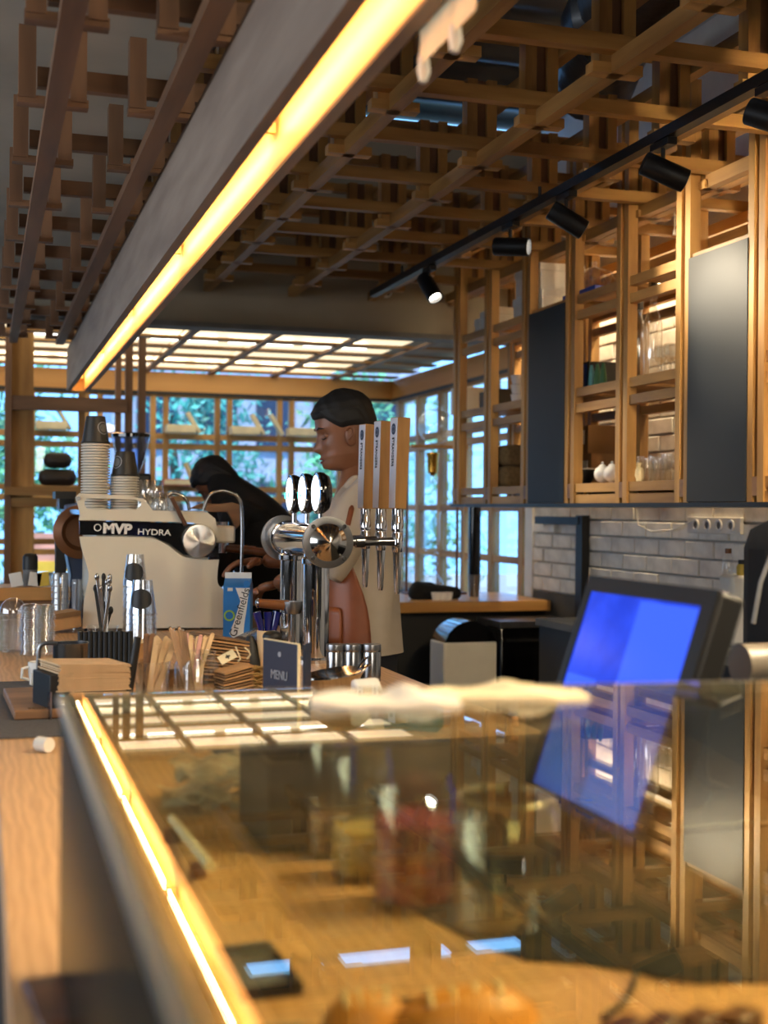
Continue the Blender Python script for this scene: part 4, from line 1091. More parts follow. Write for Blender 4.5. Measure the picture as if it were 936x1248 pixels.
# group heads on the right side
gx = E(285, 640)[0]
for gy in (.12, .40):
    MB().cyl((gx-.03, yM+gy, E(0, 665)[1]), (gx-.03, yM+gy, E(0, 635)[1]), .034, n=22).build('group_head', 'chrome', m)
    MB().cyl((gx-.03, yM+gy, E(0, 676)[1]), (gx-.03, yM+gy, E(0, 665)[1]), .030, n=22).build('portafilter', 'chrome', m)
    MB().cyl((gx+.0, yM+gy, E(0, 670)[1]), (gx+.15, yM+gy-.03, E(0, 676)[1]), .012, .015, n=14).build('portafilter_handle', 'walnut', m)
MB().box(x1-.03, gx+.01, yM+.02, yM+.58, E(0, 662)[1], E(0, 640)[1]).build('group_bridge', 'ivory', m, bevel=.008)
# wooden paddle levers
cc = E(290, 618)
MB().prism([(E(x, y)[0], yM+.10, E(x, y)[1]) for x, y in ((250, 620), (262, 616), (290, 612), (302, 616), (304, 626), (300, 640), (294, 646), (290, 634), (284, 624), (262, 624))], (0, .02, 0)).build('paddle', 'board', m, bevel=.002)
MB().prism([(E(x, y)[0], yM+.26, E(x, y)[1]) for x, y in ((245, 620), (262, 613), (290, 614), (288, 622))], (0, .02, 0)).build('paddle', 'board', m, bevel=.002)
pts = curve([(246, 622), (250, 610), (256, 602), (268, 598), (280, 601), (288, 606), (292, 618), (293, 650), (292, 698)])
MB().tube([(E(x, y)[0], yM-.03, E(x, y)[1]) for x, y in pts], .006, 10).build('steam_pipe', 'steel', m)
pts = curve([(215, 603), (222, 600), (234, 604), (240, 612), (242, 622)])
MB().tube([(E(x, y)[0], yM+.2, E(x, y)[1]) for x, y in pts], .006, 10).build('rail_hoop', 'steel', m)
MB().box(E(205, 0)[0], E(230, 0)[0], yM+.24, yM+.32, E(0, 622)[1], E(0, 603)[1]).build('gauge_box', 'steel', m, bevel=.004)
# wooden lever leaning
a0, a1 = E(207, 606), E(225, 640)
MB().beam((a0[0], yM-.03, a0[1]), (a1[0], yM-.02, a1[1]), .012, .026, up=(0, 1, 0)).build('wooden_lever', 'walnut', m, bevel=.002)
Tx = frame((E(143, 645)[0], yM+.0015, E(143, 645)[1]), (1, 0, -.03), (0, 0, 1)); text('MVP', .044, Tx, 'white', m, sx=1.1, bold=.0022)
Tx = frame((E(188, 649)[0], yM+.0015, E(188, 649)[1]), (1, 0, -.03), (0, 0, 1)); text('HYDRA', .027, Tx, 'white', m, sx=1.2, bold=.0003)
c = E(119, 643)
MB().lathe((c[0], yM+.001, c[1]), [(.009, 0), (.012, 0), (.012, -.001), (.009, -.001)], 20, axis=(0, 1, 0), cap0=False, cap1=False).build('logo_ring', 'white', m)

# paper cup stacks on the machine: one thing per cup
ztop = E(190, 622)[1]
def cupstack(px, nwhite, topy, label, grp):
    x = E(px, 622)[0]; y = yM+.10; r = .044
    zt_ = E(px, topy)[1]
    hb = .088 if nwhite > 14 else .080
    z0 = ztop+.001; step = (zt_-hb-z0)/nwhite
    proto = None
    for k in range(nwhite):
        loc = (x, y, z0+k*step)
        if proto is None:
            proto = tag(MB().lathe(loc, [(r*1.06, 0), (r*1.08, .002), (r*1.06, .005), (r*.97, .0055), (r*.87, step*1.02), (r*.80, step*1.05), (r*.9, .001)], 26).build('paper_cup', 'cupwhite', origin=loc), 'upturned white paper cup nested in '+label, 'paper cup', grp)
        else:
            o = dup(proto, loc)
    c = (x, y, z0+nwhite*step)
    t = thing('paper_cup', 'black upturned paper cup with round grey logo, topping '+label, 'paper cup', c)
    MB().lathe(c, [(r*1.06, 0), (r*1.08, .002), (r*1.06, .005), (r, .005), (r*.70, hb), (r*.62, hb-.002)], 28).build('cup', 'cupblack', t)
    # round emblem wrapped at the right/left side facing the camera
    return t, Vector(c), r, hb
for (px, nw, ty, lab, g_, side) in ((119, 24, 505, 'the tall left stack on the machine', 'white cups of the tall stack', .75), (156, 13, 549, 'the short right stack on the machine', 'white cups of the short stack', -.85)):
    t, c, r, hb = cupstack(px, nw, ty, lab, g_)
    z = c.z+hb*.55; rr = r*(1-.3*.55)+.0008
    v = []; mb = MB(); R0 = .020
    base_ang = math.atan2(-1, -.1)+side
    for nm, ra, rb in (('logo_ring', .021, .0185), ('logo', .014, 0.0)):
        mb = MB(); v = []; n = 28
        for k in range(n):
            for q_ in (ra, rb):
                u, w_ = q_*math.cos(2*PI*k/n), q_*math.sin(2*PI*k/n)
                rad = r*(1-.3*(z+w_-c.z)/hb)+.0009; an = base_ang+u/rad
                v.append((c.x+rad*math.cos(an), c.y+rad*math.sin(an), z+w_))
        f = [(2*k, 2*((k+1) % n), 2*((k+1) % n)+1, 2*k+1) for k in range(n)]
        mb.add(v, f).build(nm, 'grey' if nm == 'logo' else 'greyprint', t)
# glasses on machine
for i, (px, dy, k) in enumerate(((178, .06, 0), (188, .12, 0), (198, .06, 0), (183, .09, 1), (193, .09, 1), (190, .2, 0))):
    x = E(px, 622)[0]; z = ztop+.001+k*.042
    lathe_thing('tumbler', ('upturned clear tumbler on the machine beside the cup stacks', 'upturned clear tumbler in the upper row on the machine')[k], 'glass', (x, yM+dy, z), [(.030, 0), (.031, .003), (.024, .055), (.021, .058)], 'shelf_glass', 16, ('lower', 'upper')[k]+' row of tumblers on the machine')

# bean hopper of grinder behind, second machine at left
x, z = E(158, 575)
yH = yM+.85
def H_(px, py): q = Wy(px, py, yH); return (q.x, q.z)
t = thing('coffee_grinder', 'coffee grinder with blue-tinted hopper and black lid behind the cups', 'grinder', (H_(158, 575)[0], yH, HC))
xc = H_(159, 575)[0]; zt0, zt1 = H_(0, 575)[1], H_(0, 526)[1]
MB().lathe((xc, yH, zt0), [(.032, 0), (.05, .04), (.066, .10), (.074, zt1-zt0-.01)], 28, cap0=False, cap1=False).build('hopper', 'blue_plastic', t)
MB().lathe((xc, yH, zt1-.01), [(.077, 0), (.077, .012), (.07, .016), (0, .018)], 28).build('lid', 'blackgloss', t)
MB().box(xc-.07, xc+.07, yH-.09, yH+.09, HC, zt0).build('body', 'black', t, bevel=.01)
yG = yM+.70
def G_(px, py): q = Wy(px, py, yG); return (q.x, q.z)
t = thing('drum_grinder', 'blue-grey grinder with round brown drum at the left of the machine', 'grinder', (G_(88, 700)[0], yG, HC))
gc = G_(97, 648)
MB().lathe((gc[0], yG-.05, gc[1]), [(.10, 0), (.10, -.02), (.07, -.03), (.055, -.01), (0, -.008)], 32, axis=(0, 1, 0)).build('drum', 'tinbrown', t)
MB().prism([(G_(a_, b_)[0], yG-.02, G_(a_, b_)[1]) for a_, b_ in ((78, 615), (100, 612), (108, 640), (112, 690), (108, 745), (82, 745), (86, 700), (78, 660))], (0, .2, 0)).build('body', 'bluegrey', t, bevel=.006)
MB().box(G_(72, 0)[0], G_(97, 0)[0], yG-.02, yG+.2, G_(0, 607)[1], G_(0, 598)[1]).build('hopper_rim', 'black', t)
MB().box(G_(77, 0)[0], G_(96, 0)[0], yG, yG+.18, G_(0, 620)[1], G_(0, 607)[1]).build('hopper_neck', 'blackgloss', t)
MB().prism([(G_(a_, b_)[0], yG-.07, G_(a_, b_)[1]) for a_, b_ in ((66, 657), (74, 657), (80, 690), (78, 705), (66, 700))], (0, .04, 0)).build('side_handle', 'black', t, bevel=.004)

# ------------------------------------------------------------------ counter clutter (far to near)
def base(px, py): p = Wz(px, py, HC); return p.x, p.y
# raised wooden ledge at the far left
yR = 4.75
def R_(px, py): q = Wy(px, py, yR); return (q.x, q.z)
t = thing('service_ledge', 'raised brown wooden ledge at the left end of the counter', 'ledge', (.2, yR+.1, HC))
xa, xb = CX0, R_(86, 720)[0]
MB().box(xa-.25, xb, yR, yR+.25, R_(40, 722)[1]-.03, R_(40, 716)[1]+.0).build('top', 'worktop', t, bevel=.003)
MB().box(xa+.02, xb-.01, yR+.02, yR+.23, HC, R_(40, 722)[1]-.03).build('base', 'darkpine_X', t)
zl = R_(40, 716)[1]
for px, w_, h_, mt, lab in ((38, .05, .115, 'black', 'black jar with grey lower half on the wooden ledge'),):
    x = R_(px, 700)[0]
    t = thing('thermal_jar', lab, 'jar', (x, yR+.1, zl))
    MB().cyl((x, yR+.1, zl), (x, yR+.1, zl+.06), .026, n=20).build('lower_body', 'grey', t)
    MB().lathe((x, yR+.1, zl+.06), [(.027, 0), (.027, .045), (.022, .055), (.018, .058), (0, .06)], 20).build('upper_body', 'black', t)
for i, (px, mt, lab) in enumerate(((22, 'white', 'white paper sachet leaning on the ledge, leftmost'), (42, 'paper', 'pale sachet propped on the ledge before the black jar'), (54, 'yellow', 'yellow sachet propped on the wooden ledge'))):
    x = R_(px, 700)[0]; T_ = Matrix.Translation((x, yR+.04, zl)) @ Matrix.Rotation((-.2, .15, -.1)[i], 4, 'Y')
    tag(MB(T_).box(-.022, .022, -.004, .006, .002, .052).build('sachet', mt, origin=(x, yR+.04, zl), bevel=.002), lab, 'sachet', 'sachets on the wooden ledge')
# stacks of clear cups lying upright left of grinder
for i, (px0, px1, y0, y1, lab) in enumerate(((62, 86, 748, 698, 'upright stack of clear plastic cups left of the grinder'), (87, 101, 756, 706, 'narrow upright stack of grey plastic cups next to the machine'))):
    D = 4.25; p0, p1 = W(px0, y1, D), W(px1, y1, D); x = (p0.x+p1.x)/2; y = (p0.y+p1.y)/2; r = (p1.x-p0.x)/2
    t = thing('cup_stack_cylinder', lab, 'cups', (x, y, HC)); t.name = 'plastic_cup_sleeve'
    z1 = p0.z; n = 9
    prof = []
    for k in range(n): zz = (z1-HC)*k/n; prof += [(r, zz), (r*.9, zz+(z1-HC)/n*.8)]
    MB().lathe((x, y, HC), prof+[(r*.7, z1-HC)], 20).build('cups', 'clear_plastic', t)
    for k in range(6): 
        a_ = 2*PI*k/6; MB().tube([(x+r*.6*math.cos(a_), y+r*.6*math.sin(a_), HC), (x+r*.6*math.cos(a_), y+r*.6*math.sin(a_), z1)], .006, 6).build('inner_fold', 'greyprint', t)
# dome lids
for i, (px, py, r, top, lab) in enumerate(((16, 796, .040, 730, 'clear dome lid in the leftmost stack'), (38, 800, .028, 737, 'clear lid in the second stack from left'), (53, 800, .031, 738, 'clear lid in the third stack from left'))):
    x, y = base(px, py); y += r; D = (Vector((x, y, 0))-Vector((0, 0, 0))).dot(CF); z1 = W(px, top, D).z
    n = 22 if i == 0 else 20; dome = .042 if i == 0 else .008
    st = (z1-HC-dome)/n; proto = None
    for k in range(n):
        loc = (x+.0015*math.sin(k*1.7), y, HC+.0005+k*st)
        if k == 0:
            proto = tag(MB().lathe(loc, [(r, 0), (r*1.03, .0015), (r, .003), (r*.93, .004), (r*.86, st*1.6)], 28, cap0=False).build('lid', 'clear_plastic', origin=loc), lab, 'lid', ('dome lids, leftmost stack', 'clear lids, second stack', 'clear lids, third stack')[i])
        else: dup(proto, loc)
    loc = (x, y, HC+n*st)
    prof = [(r, 0), (r*1.03, .0015), (r, .003)] + [(r*.93*math.cos(a_*PI/16), .004+dome*math.sin(a_*PI/16)) for a_ in range(0, 9)]
    tag(MB().lathe(loc, prof, 28, cap0=False).build('lid', 'clear_plastic', origin=loc), 'top '+lab.replace('in', 'of', 1) if i else 'rounded clear dome lid crowning the leftmost stack', 'lid')
# kraft box lying behind lids
x, y = base(80, 772)
t = thing('kraft_box', 'flat open kraft paper box tilted behind the clear lids', 'box', (x, y, HC))
T_ = at(x, y, HC, .2) @ Matrix.Rotation(-.12, 4, 'Y')
MB(T_).box(-.045, .055, 0, .10, .012, .065).build('body', 'kraft', t, bevel=.002)
MB(T_).box(-.045, .055, -.004, 0, .05, .066).build('flap', 'kraftdark', t)
# round tub with white rim
x, y = base(90, 812)
t = thing('round_tub', 'dark round tub with a white rim behind the steel pitcher', 'tub', (x, y, HC))
MB().lathe((x, y, HC), [(.042, 0), (.048, .055), (.044, .055), (.04, .01), (0, .008)], 26).build('body', 'walnut', t)
MB().lathe((x, y, HC+.054), [(.046, 0), (.052, .003), (.046, .007)], 26).build('rim', 'cream', t)
x, y = base(150, 812)
t = thing('kraft_tub', 'kraft paper tub with cream rim behind the black straws', 'tub', (x, y, HC))
MB().lathe((x, y, HC), [(.05, 0), (.058, .06), (.054, .06), (.048, .01), (0, .008)], 26).build('body', 'kraft', t)
MB().lathe((x, y, HC+.059), [(.055, 0), (.061, .003), (.055, .007)], 26).build('rim', 'cream', t)
# cutlery glass
x, y = base(126, 800); y += .03; D = Vector((x, y, 0)).dot(CF)
t = thing('cutlery_jar', 'clear jar holding a bunch of metal cutlery before the machine', 'jar', (x, y, HC))
MB().lathe((x, y, HC), [(.03, 0), (.038, .01), (.040, .075), (.044, .08)], 24, cap1=False).build('jar', 'jar_glass', t)
rnd = random.Random(5)
for k in range(11):
    q = W(rnd.uniform(115, 136), rnd.uniform(703, 750), D)
    s_ = thing('cutlery', 'metal cutlery handle standing in the clear jar before the machine', 'cutlery', (x, y, HC+.01), 'cutlery in the clear jar')
    a_ = Vector((x+rnd.uniform(-.015, .015), y+rnd.uniform(-.02, .02), HC+.012)); b_ = Vector((q.x, y+rnd.uniform(-.02, .02), q.z))
    MB().beam(a_, b_, .009, .003, up=(0, 1, 0)).build('handle', 'steel' if k % 3 else 'darkmetal', s_, bevel=.001)
    MB().ell(b_, .0062, .003, .011, 10, 6).build('tip', 'steel' if k % 3 else 'darkmetal', s_)
# inverted printed plastic cups (2 stacks)
for i, (px, py, top, r, dy, lab) in enumerate(((165, 782, 676, .038, .09, 'rear stack of clear plastic cups with black print'), (174, 790, 707, .040, 0, 'front stack of clear plastic cups with black print'))):
    x, y = base(px, py); y += dy; D = Vector((x, y, 0)).dot(CF); q = W(px, top, D); x = q.x; z1 = q.z; hb = .10; n = 7
    st = max((z1-HC-hb)/n, .004); g_ = 'clear printed cups, %s stack' % ('rear', 'front')[i]; proto = None
    for k in range(n+1):
        loc = (x, y, HC+k*st)
        if proto is None:
            t = thing('plastic_cup', 'upturned clear cup in the '+lab, 'plastic cup', loc, g_)
            MB().lathe(loc, [(r*1.05, 0), (r*1.07, .002), (r*1.04, .004), (r, .005), (r*.68, hb)], 26, cap0=False).build('cup', 'clear_plastic', t)
            proto = t
        else: o = dup(proto, loc)
    loc = Vector((x, y, HC+n*st))
    o = MB(); v = []; nn = 24; f = []
    for a_i in range(nn+1):
        an = math.atan2(-1, -.3)-1.0+2.0*a_i/nn
        s_ = math.sin(PI*a_i/nn)**.4
        for zz in (.048-.028*s_, .05+.026*s_):
            rr = r*(1-.32*zz/hb)+.0008; v.append((loc.x+rr*math.cos(an), loc.y+rr*math.sin(an), loc.z+zz))
    for a_i in range(nn): f.append((2*a_i, 2*a_i+2, 2*a_i+3, 2*a_i+1))
    last = dup(proto, tuple(loc+Vector((0, 0, .002))), label='topmost clear cup with bold black print, '+lab)
    o.add(v, f); o.build('print', 'black', last)
# milk carton
x0, x1 = W(273, 760, 3.95), W(307, 760, 3.95); cxm = (x0+x1)/2
w = .082; T_ = at(cxm.x, cxm.y, HC, -.30)
t = thing('milk_carton', 'blue and white gable-top milk carton before the steam pipe', 'carton', (cxm.x, cxm.y, HC))
zt_ = W(290, 714, 3.95).z-HC; ztt = W(290, 700, 3.95).z-HC
mb = MB(T_); h = w/2
mb.add([(-h,-h,0),(h,-h,0),(h,h,0),(-h,h,0),(-h,-h,zt_),(h,-h,zt_),(h,h,zt_),(-h,h,zt_),(-h,-.003,ztt-.012),(h,-.003,ztt-.012),(h,.003,ztt-.012),(-h,.003,ztt-.012)], [(0,3,2,1),(0,1,5,4),(1,2,6,5),(2,3,7,6),(3,0,4,7),(4,5,9,8),(6,7,11,10),(5,6,10,9),(7,4,8,11),(8,9,10,11)])
mb.build('body', 'milkblue', t)
MB(T_).box(-h, h, -.003, .003, ztt-.014, ztt+.006).build('gable_seal', 'white', t)
v = [(-.006, -h-.0006, .0), (.02, -h-.0006, .0), (.024, -h-.0006, .05), (.03, -h-.0006, .09), (.036, -h-.0006, .14), (.0405, -h-.0006, zt_-.004), (.004, -h-.0006, zt_-.004), (-.004, -h-.0006, .16), (.012, -h-.0006, .12), (-.006, -h-.0006, .06), (-.022, -h-.0006, .02)]
MB(T_).prism(v, (0, .0005, 0)).build('white_swoosh', 'white', t)
Tx = T_ @ frame((.010, -h-.0014, .085), (.28, 0, 1), (-1, 0, .28)); text('Greenfields', .033, Tx, 'print', t)
MB(T_).lathe((-.022, -h-.0012, .075), [(.012, 0), (.017, 0), (.017, .0004), (.012, .0004)], 20, axis=(0, -1, 0), cap0=False, cap1=False).build('leaf_print', 'lime', t)
MB(T_).lathe((.03, -h-.0012, .172), [(.010, 0), (0, .0006)], 20, axis=(0, -1, 0)).build('round_print', 'milkblue', t)
MB(T_).box(-.028, -.012, -h-.001, -h-.0002, .150, .160).build('small_print', 'paper', t)
# lying steel cylinder behind twine, black shape, portafilter and blue jug
p0, p1 = W(292, 792, 3.45), W(318, 780, 3.75); p0.z = max(p0.z, HC+.03); p1.z = HC+.03; p0.z = HC+.03
tag(MB().cyl(p0, p1, .028, n=20).build('steel_cylinder', 'steel', origin=(p0+p1)/2), 'short steel cylinder lying behind the milk carton', 'canister')
D = 3.15
def K(px, py): return W(px, py, D)
q = K(324, 810)
t = thing('wooden_cup', 'tall pale wooden cup holding dark blue handles', 'cup', (q.x, q.y, HC))
zc = K(324, 768).z
MB().lathe((q.x, q.y, HC), [(.020, 0), (.023, zc-HC), (.019, zc-HC), (.017, .01), (0, .01)], 22).build('cup', 'stick', t)
for i in range(3):
    x = q.x+(-.012, .004, .018)[i]
    tt = thing('blue_scoop', ('left', 'middle', 'right')[i]+' glossy dark blue scoop standing in the wooden cup', 'scoop', (x, q.y, zc-.02), 'blue scoops in the wooden cup')
    MB().tube([(q.x+(x-q.x)*.5, q.y, zc-.05), (x, q.y-.002, zc+.0), (x+(-.012, 0, .010)[i], q.y, zc+.045)], [.004, .008, .011], 10).build('blade', 'navygloss', tt)
pA, pB = K(314, 735), K(352, 738)
t = thing('portafilter', 'portafilter with dark metal handle resting above the blue scoops', 'portafilter', ((pA+pB)/2))
MB().cyl(pA, pB, .011, .013, n=16).build('handle', 'tinbrown', t)
MB().ell(pA, .006, .012, .012, 12, 8).build('end_cap', 'steel', t)
MB().lathe(pB+Vector((.01, 0, -.02)), [(.02, 0), (.024, .012), (.024, .03), (.02, .03)], 20).build('basket', 'brushed', t)
MB().cyl(pB+Vector((.01, .0, -.02)), Vector((pB.x+.01, pB.y, HC)), .006, n=10).build('rest_post', 'steel', t)
q = K(305, 800)
t = thing('tamper', 'black conical tamper shape beside the paper bundles', 'tamper', (q.x, q.y, HC))
MB().lathe((q.x, q.y, HC), [(.032, 0), (.030, .03), (.020, .06), (.008, .088), (0, .09)], 20).build('body', 'black', t)
q = W(323, 798, 2.8)
t = thing('black_disc', 'black round knob just behind the navy menu stand', 'knob', (q.x, q.y, HC))
q2 = W(332, 776, 2.8)
MB().cyl((q2.x, q2.y, HC), (q2.x, q2.y, q2.z-.014), .012, n=12).build('stem', 'black', t)
MB().ell((q2.x, q2.y, q2.z), .022, .022, .014, 18, 10).build('knob', 'black', t)

# steel canisters
for i, (px, lab) in enumerate(((409, 'leftmost'), (430, 'middle'), (453, 'rightmost'))):
    D = 3.0; q = W(px, 785, D); r = 11.5*D/1560
    t = thing('steel_canister', lab+' of the three steel canisters right of the tower', 'canister', (q.x, q.y, HC), 'steel canisters right of the tower')
    h = q.z-HC
    MB().lathe((q.x, q.y, HC), [(r, 0), (r, h-.02), (r*.96, h-.018), (r*.96, h-.016), (r, h-.014)], 26).build('body', 'steel', t)
    MB().lathe((q.x, q.y, HC+h-.014), [(r*1.02, 0), (r*1.02, .010), (r*.98, .014), (0, .014)], 26).build('lid', 'brushed', t)
# silver dish with handle
q = W(408, 824, 2.55)
t = thing('silver_dish', 'oval silver serving dish with a looped handle before the canisters', 'dish', (q.x, q.y, HC))
T_ = Matrix.Translation((q.x, q.y, HC+.072)) @ Matrix.Rotation(.25, 4, 'Z') @ Matrix.Rotation(-.12, 4, 'Y')
mb = MB(T_ @ Matrix.Diagonal((.062, .05, 1, 1)).to_4x4()); mb.lathe((0, 0, 0), [(.55, -.03), (.8, -.018), (.95, -.003), (1.06, .002), (1.05, .005), (.93, .0), (.5, -.015), (0, -.02)], 32).build('bowl', 'satin', t)
MB().lathe((q.x, q.y, HC), [(.03, 0), (.025, .005), (.012, .01), (.012, .052)], 20).build('foot', 'chrome', t)
MB(T_).tube([(.058, -.008, 0), (.078, -.006, .008), (.082, 0, .022), (.074, .004, .018), (.06, .008, .002)], .0035, 8).build('handle', 'chrome', t)
q = W(460, 828, 2.35)
T_ = at(q.x, q.y, HC, .3)
t = thing('card_reader', 'white rounded card reader propped up behind the crumpled papers', 'card reader', (q.x, q.y, HC))
MB(T_).prism([(-.028, -.03, 0), (-.028, .05, 0), (-.028, .05, .085), (-.028, .035, .088)], (.056, 0, 0)).build('body', 'white', t, bevel=.006)
MB(T_).prism([(-.022, -.022, .013), (-.022, .026, .074), (-.022, .027, .073), (-.022, -.021, .012)], (.044, 0, 0)).build('keypad', 'navy', t)
q = W(505, 832, 2.35)
t = tag(MB(at(q.x, q.y, HC, -.5)).box(-.05, .05, -.035, .035, 0, .045).build('phone_box', 'teal', origin=(q.x, q.y, HC), bevel=.004), 'small blue-topped box right of the white card reader', 'box')
# navy menu stand
D = 2.45; a0, a1, a2 = W(320, 845, D), W(362, 845, 2.36), W(378, 845, 2.40)
zA, zB = W(320, 779, D).z, W(362, 786, 2.36).z
t = thing('menu_stand', 'navy blue menu stand with grey lettering before the tower', 'sign', (a1.x, a1.y, HC))
P = [Vector((a0.x, a0.y, HC)), Vector((a1.x, a1.y, HC)), Vector((a1.x, a1.y, zB)), Vector((a0.x, a0.y, zA))]
dd = (P[1]-P[0]).normalized(); nn_ = Vector((dd.y, -dd.x, 0)); 
if nn_.y > 0: nn_ = -nn_
MB().prism(P, -nn_*.006).build('front_card', 'navy', t, bevel=.001)
MB().prism([P[1]+dd*.0002, P[1]+dd*.002, P[2]+dd*.002, P[2]+dd*.0002], -nn_*.006).build('pale_edge', 'cream', t)
MB().prism([P[3]+Vector((0, 0, .0002)), P[2]+Vector((0, 0, .0002)), P[2]+Vector((0, 0, .002)), P[3]+Vector((0, 0, .002))], -nn_*.006).build('pale_edge', 'cream', t)
b1 = Vector((a2.x, a2.y+.01, HC))
P2 = [Vector((a1.x, a1.y, HC))-nn_*.012, b1, b1+Vector((0, 0, zB-HC)), Vector((a1.x, a1.y, zB))-nn_*.012]
MB().prism(P2, -nn_*.005).build('rear_card', 'navy', t, bevel=.001)
mid = (P[0]+P[1])/2
text('MENU', .024, frame(mid+Vector((0, 0, .088))+nn_*.0014, dd, (0, 0, 1)), 'greyprint', t, sx=.85)
MB().cyl(mid+Vector((0, 0, .128))+nn_*.0002, mid+Vector((0, 0, .128))+nn_*.0012, .005, n=14).build('small_emblem', 'greyprint', t)

# kraft paper bundles
rnd = random.Random(2)
q0 = W(262, 800, 2.95)
for k in range(13):
    x, y = q0.x+.015, q0.y+.02; z = HC+.001+k*.0075
    T_ = at(x, y, z, .15+rnd.uniform(-.05, .05)) @ Matrix.Rotation(.10+.012*k*.5, 4, 'Y')
    tag(MB(T_).box(-.065, .058, -.04, .04, .003 if k == 0 else .008, (.003 if k == 0 else .008)+.0045).build('paper_bag', 'kraft' if k % 2 else 'kraftdark', origin=(x, y, z)), 'flat folded kraft bag in the pile behind the glass jar', 'paper bag', 'folded kraft bags behind the glass jar')
for k in range(12):
    q = W(290, 834, 2.62); z = HC+.001+k*.0062; x, y = q.x-.006, q.y
    T_ = at(x, y, z, .25+rnd.uniform(-.12, .12)) @ Matrix.Rotation(-.10-.01*k, 4, 'Y')
    tag(MB(T_).box(-.034, .030, -.03, .03, .004, .0075).build('kraft_tag', 'kraft' if k % 2 else 'kraftdark', origin=(x, y, z)), 'kraft paper tag in the fanned pile beside the glass jar', 'tag', 'kraft tags beside the glass jar')
q = W(277, 801, 2.56)
t = thing('paper_label', 'cream paper tag with a dark mark lying on the kraft tags', 'tag', (q.x, q.y, q.z))
T_ = Matrix.Translation(q) @ Matrix.Rotation(.2, 4, 'Z') @ Matrix.Rotation(-.42, 4, 'Y') @ Matrix.Rotation(.9, 4, 'X')
MB(T_).box(-.018, .018, -.010, .010, 0, .0015).build('card', 'cream', t)
MB(T_).box(-.004, .006, -.002, .002, .0015, .002).build('mark', 'print', t); MB(T_).box(-.001, .002, -.005, .005, .0015, .0021).build('mark', 'print', t)
q = W(306, 838, 2.66)
t = thing('twine_bundle', 'thick bundle of tangled brown twine next to the menu stand', 'twine', (q.x, q.y, HC))
t2 = MB()
for k in range(46):
    z = HC+.004+(k % 12)*.0062; pts = []; ph = rnd.uniform(0, 6); yy = q.y+rnd.uniform(-.03, .03)
    for j in range(9): pts.append((q.x-.03+.0075*j, yy+.004*math.sin(j*1.3+ph), z+.0025*math.sin(j*1.9+ph)))
    t2.tube(pts, .0024, 5)
o = t2.build('strands', 'twine', t); o['kind'] = 'stuff'
for k, pp in enumerate((((287, 788), (291, 797), (293, 803), (290, 806)), ((298, 789), (303, 793), (305, 798), (301, 803)))):
    MB().tube([W(a_, b_, 2.64) for a_, b_ in pp], .0018, 6).build('loose_end', 'cream', t)

# glass jar with spoons & sticks
q = W(239, 846, 2.62); jx, jy, jr = q.x, q.y, .046; zj = W(239, 794, 2.62).z
t = thing('glass_jar', 'clear ribbed glass jar in front of the wooden sticks', 'jar', (jx, jy, HC))
h = zj-HC
MB().lathe((jx, jy, HC), [(jr*.92, 0), (jr, .006), (jr, h*.76), (jr*.84, h*.86), (jr*.84, h*.92), (jr*.88, h*.94), (jr*.88, h), (jr*.83, h), (jr*.8, h*.86), (jr*.95, h*.75), (jr*.95, .008), (0, .006)], 30).build('body', 'jar_glass', t)
def stick(a_, b_, w, th, mat, name, lab, cat, grp, tip=True):
    t = thing(name, lab, cat, tuple(a_), grp)
    MB().beam(a_, b_, w, th, up=(0, 1, 0)).build('shaft', mat, t)
    if tip: MB().ell(b_, w/2, th/2, w/2, 10, 6).build('tip', mat, t)
    return t
for k in range(12):
    b_ = W(227+2.9*k, 772+rnd.uniform(0, 12), 2.70); a_ = Vector((jx+rnd.uniform(-.015, .02), jy+rnd.uniform(-.01, .025), HC+.01))
    stick(a_, b_, .009, .002, 'pink' if k % 3 == 0 else 'stick', 'stirrer_stick', 'pinkish wooden stirrer in the glass jar', 'stirrer', 'stirrers in the glass jar')
for k in range(6):
    b_ = W(207+3.6*k, 764+(k % 3)*2, 2.56); a_ = W(240+2.0*k, 828, 2.50)
    a_ = Vector((a_.x, jy-.022+.004*k, HC+.012))
    stick(a_, b_, .0055, .0035, 'chrome', 'metal_straw', 'shiny metal straw leaning left in the glass jar', 'straw', 'metal straws in the glass jar', tip=False)
# plastic cup with wooden stirrers
q = W(184, 850, 2.56); zj = W(184, 805, 2.56).z; h = zj-HC
t = thing('plastic_cup', 'clear plastic cup holding pale wooden stirrers', 'plastic cup', (q.x, q.y, HC))
MB().lathe((q.x, q.y, HC), [(.027, 0), (.029, .003), (.038, h-.002), (.040, h), (.037, h), (.026, .004)], 28).build('cup', 'clear_plastic', t)
for k in range(9):
    b_ = W(191+2.9*k, 778+(k % 4)*3, 2.58); a_ = Vector((q.x-.002+rnd.uniform(-.01, .012), q.y+rnd.uniform(-.01, .012), HC+.008))
    stick(a_, b_, .011, .002, 'stick', 'wooden_stirrer', 'pale wooden stirrer in the clear plastic cup', 'stirrer', 'pale stirrers in the plastic cup')
for k in range(2):
    b_ = W(179+7*k, 776, 2.58); a_ = Vector((q.x-.008, q.y+.012+.006*k, HC+.008))
    stick(a_, b_, .014, .0025, 'board', 'wooden_spoon', 'darker brown wooden spoon standing left of the pale stirrers', 'spoon', 'brown spoons in the plastic cup')
a_, b_ = W(154, 845, 2.52), W(168, 776, 2.52)
tag(MB().cyl(Vector((a_.x, a_.y, HC)), b_, .0075, n=14).build('black_straw', 'black', origin=(a_.x, a_.y, HC)), 'single thick black straw leaning beside the napkins', 'straw')
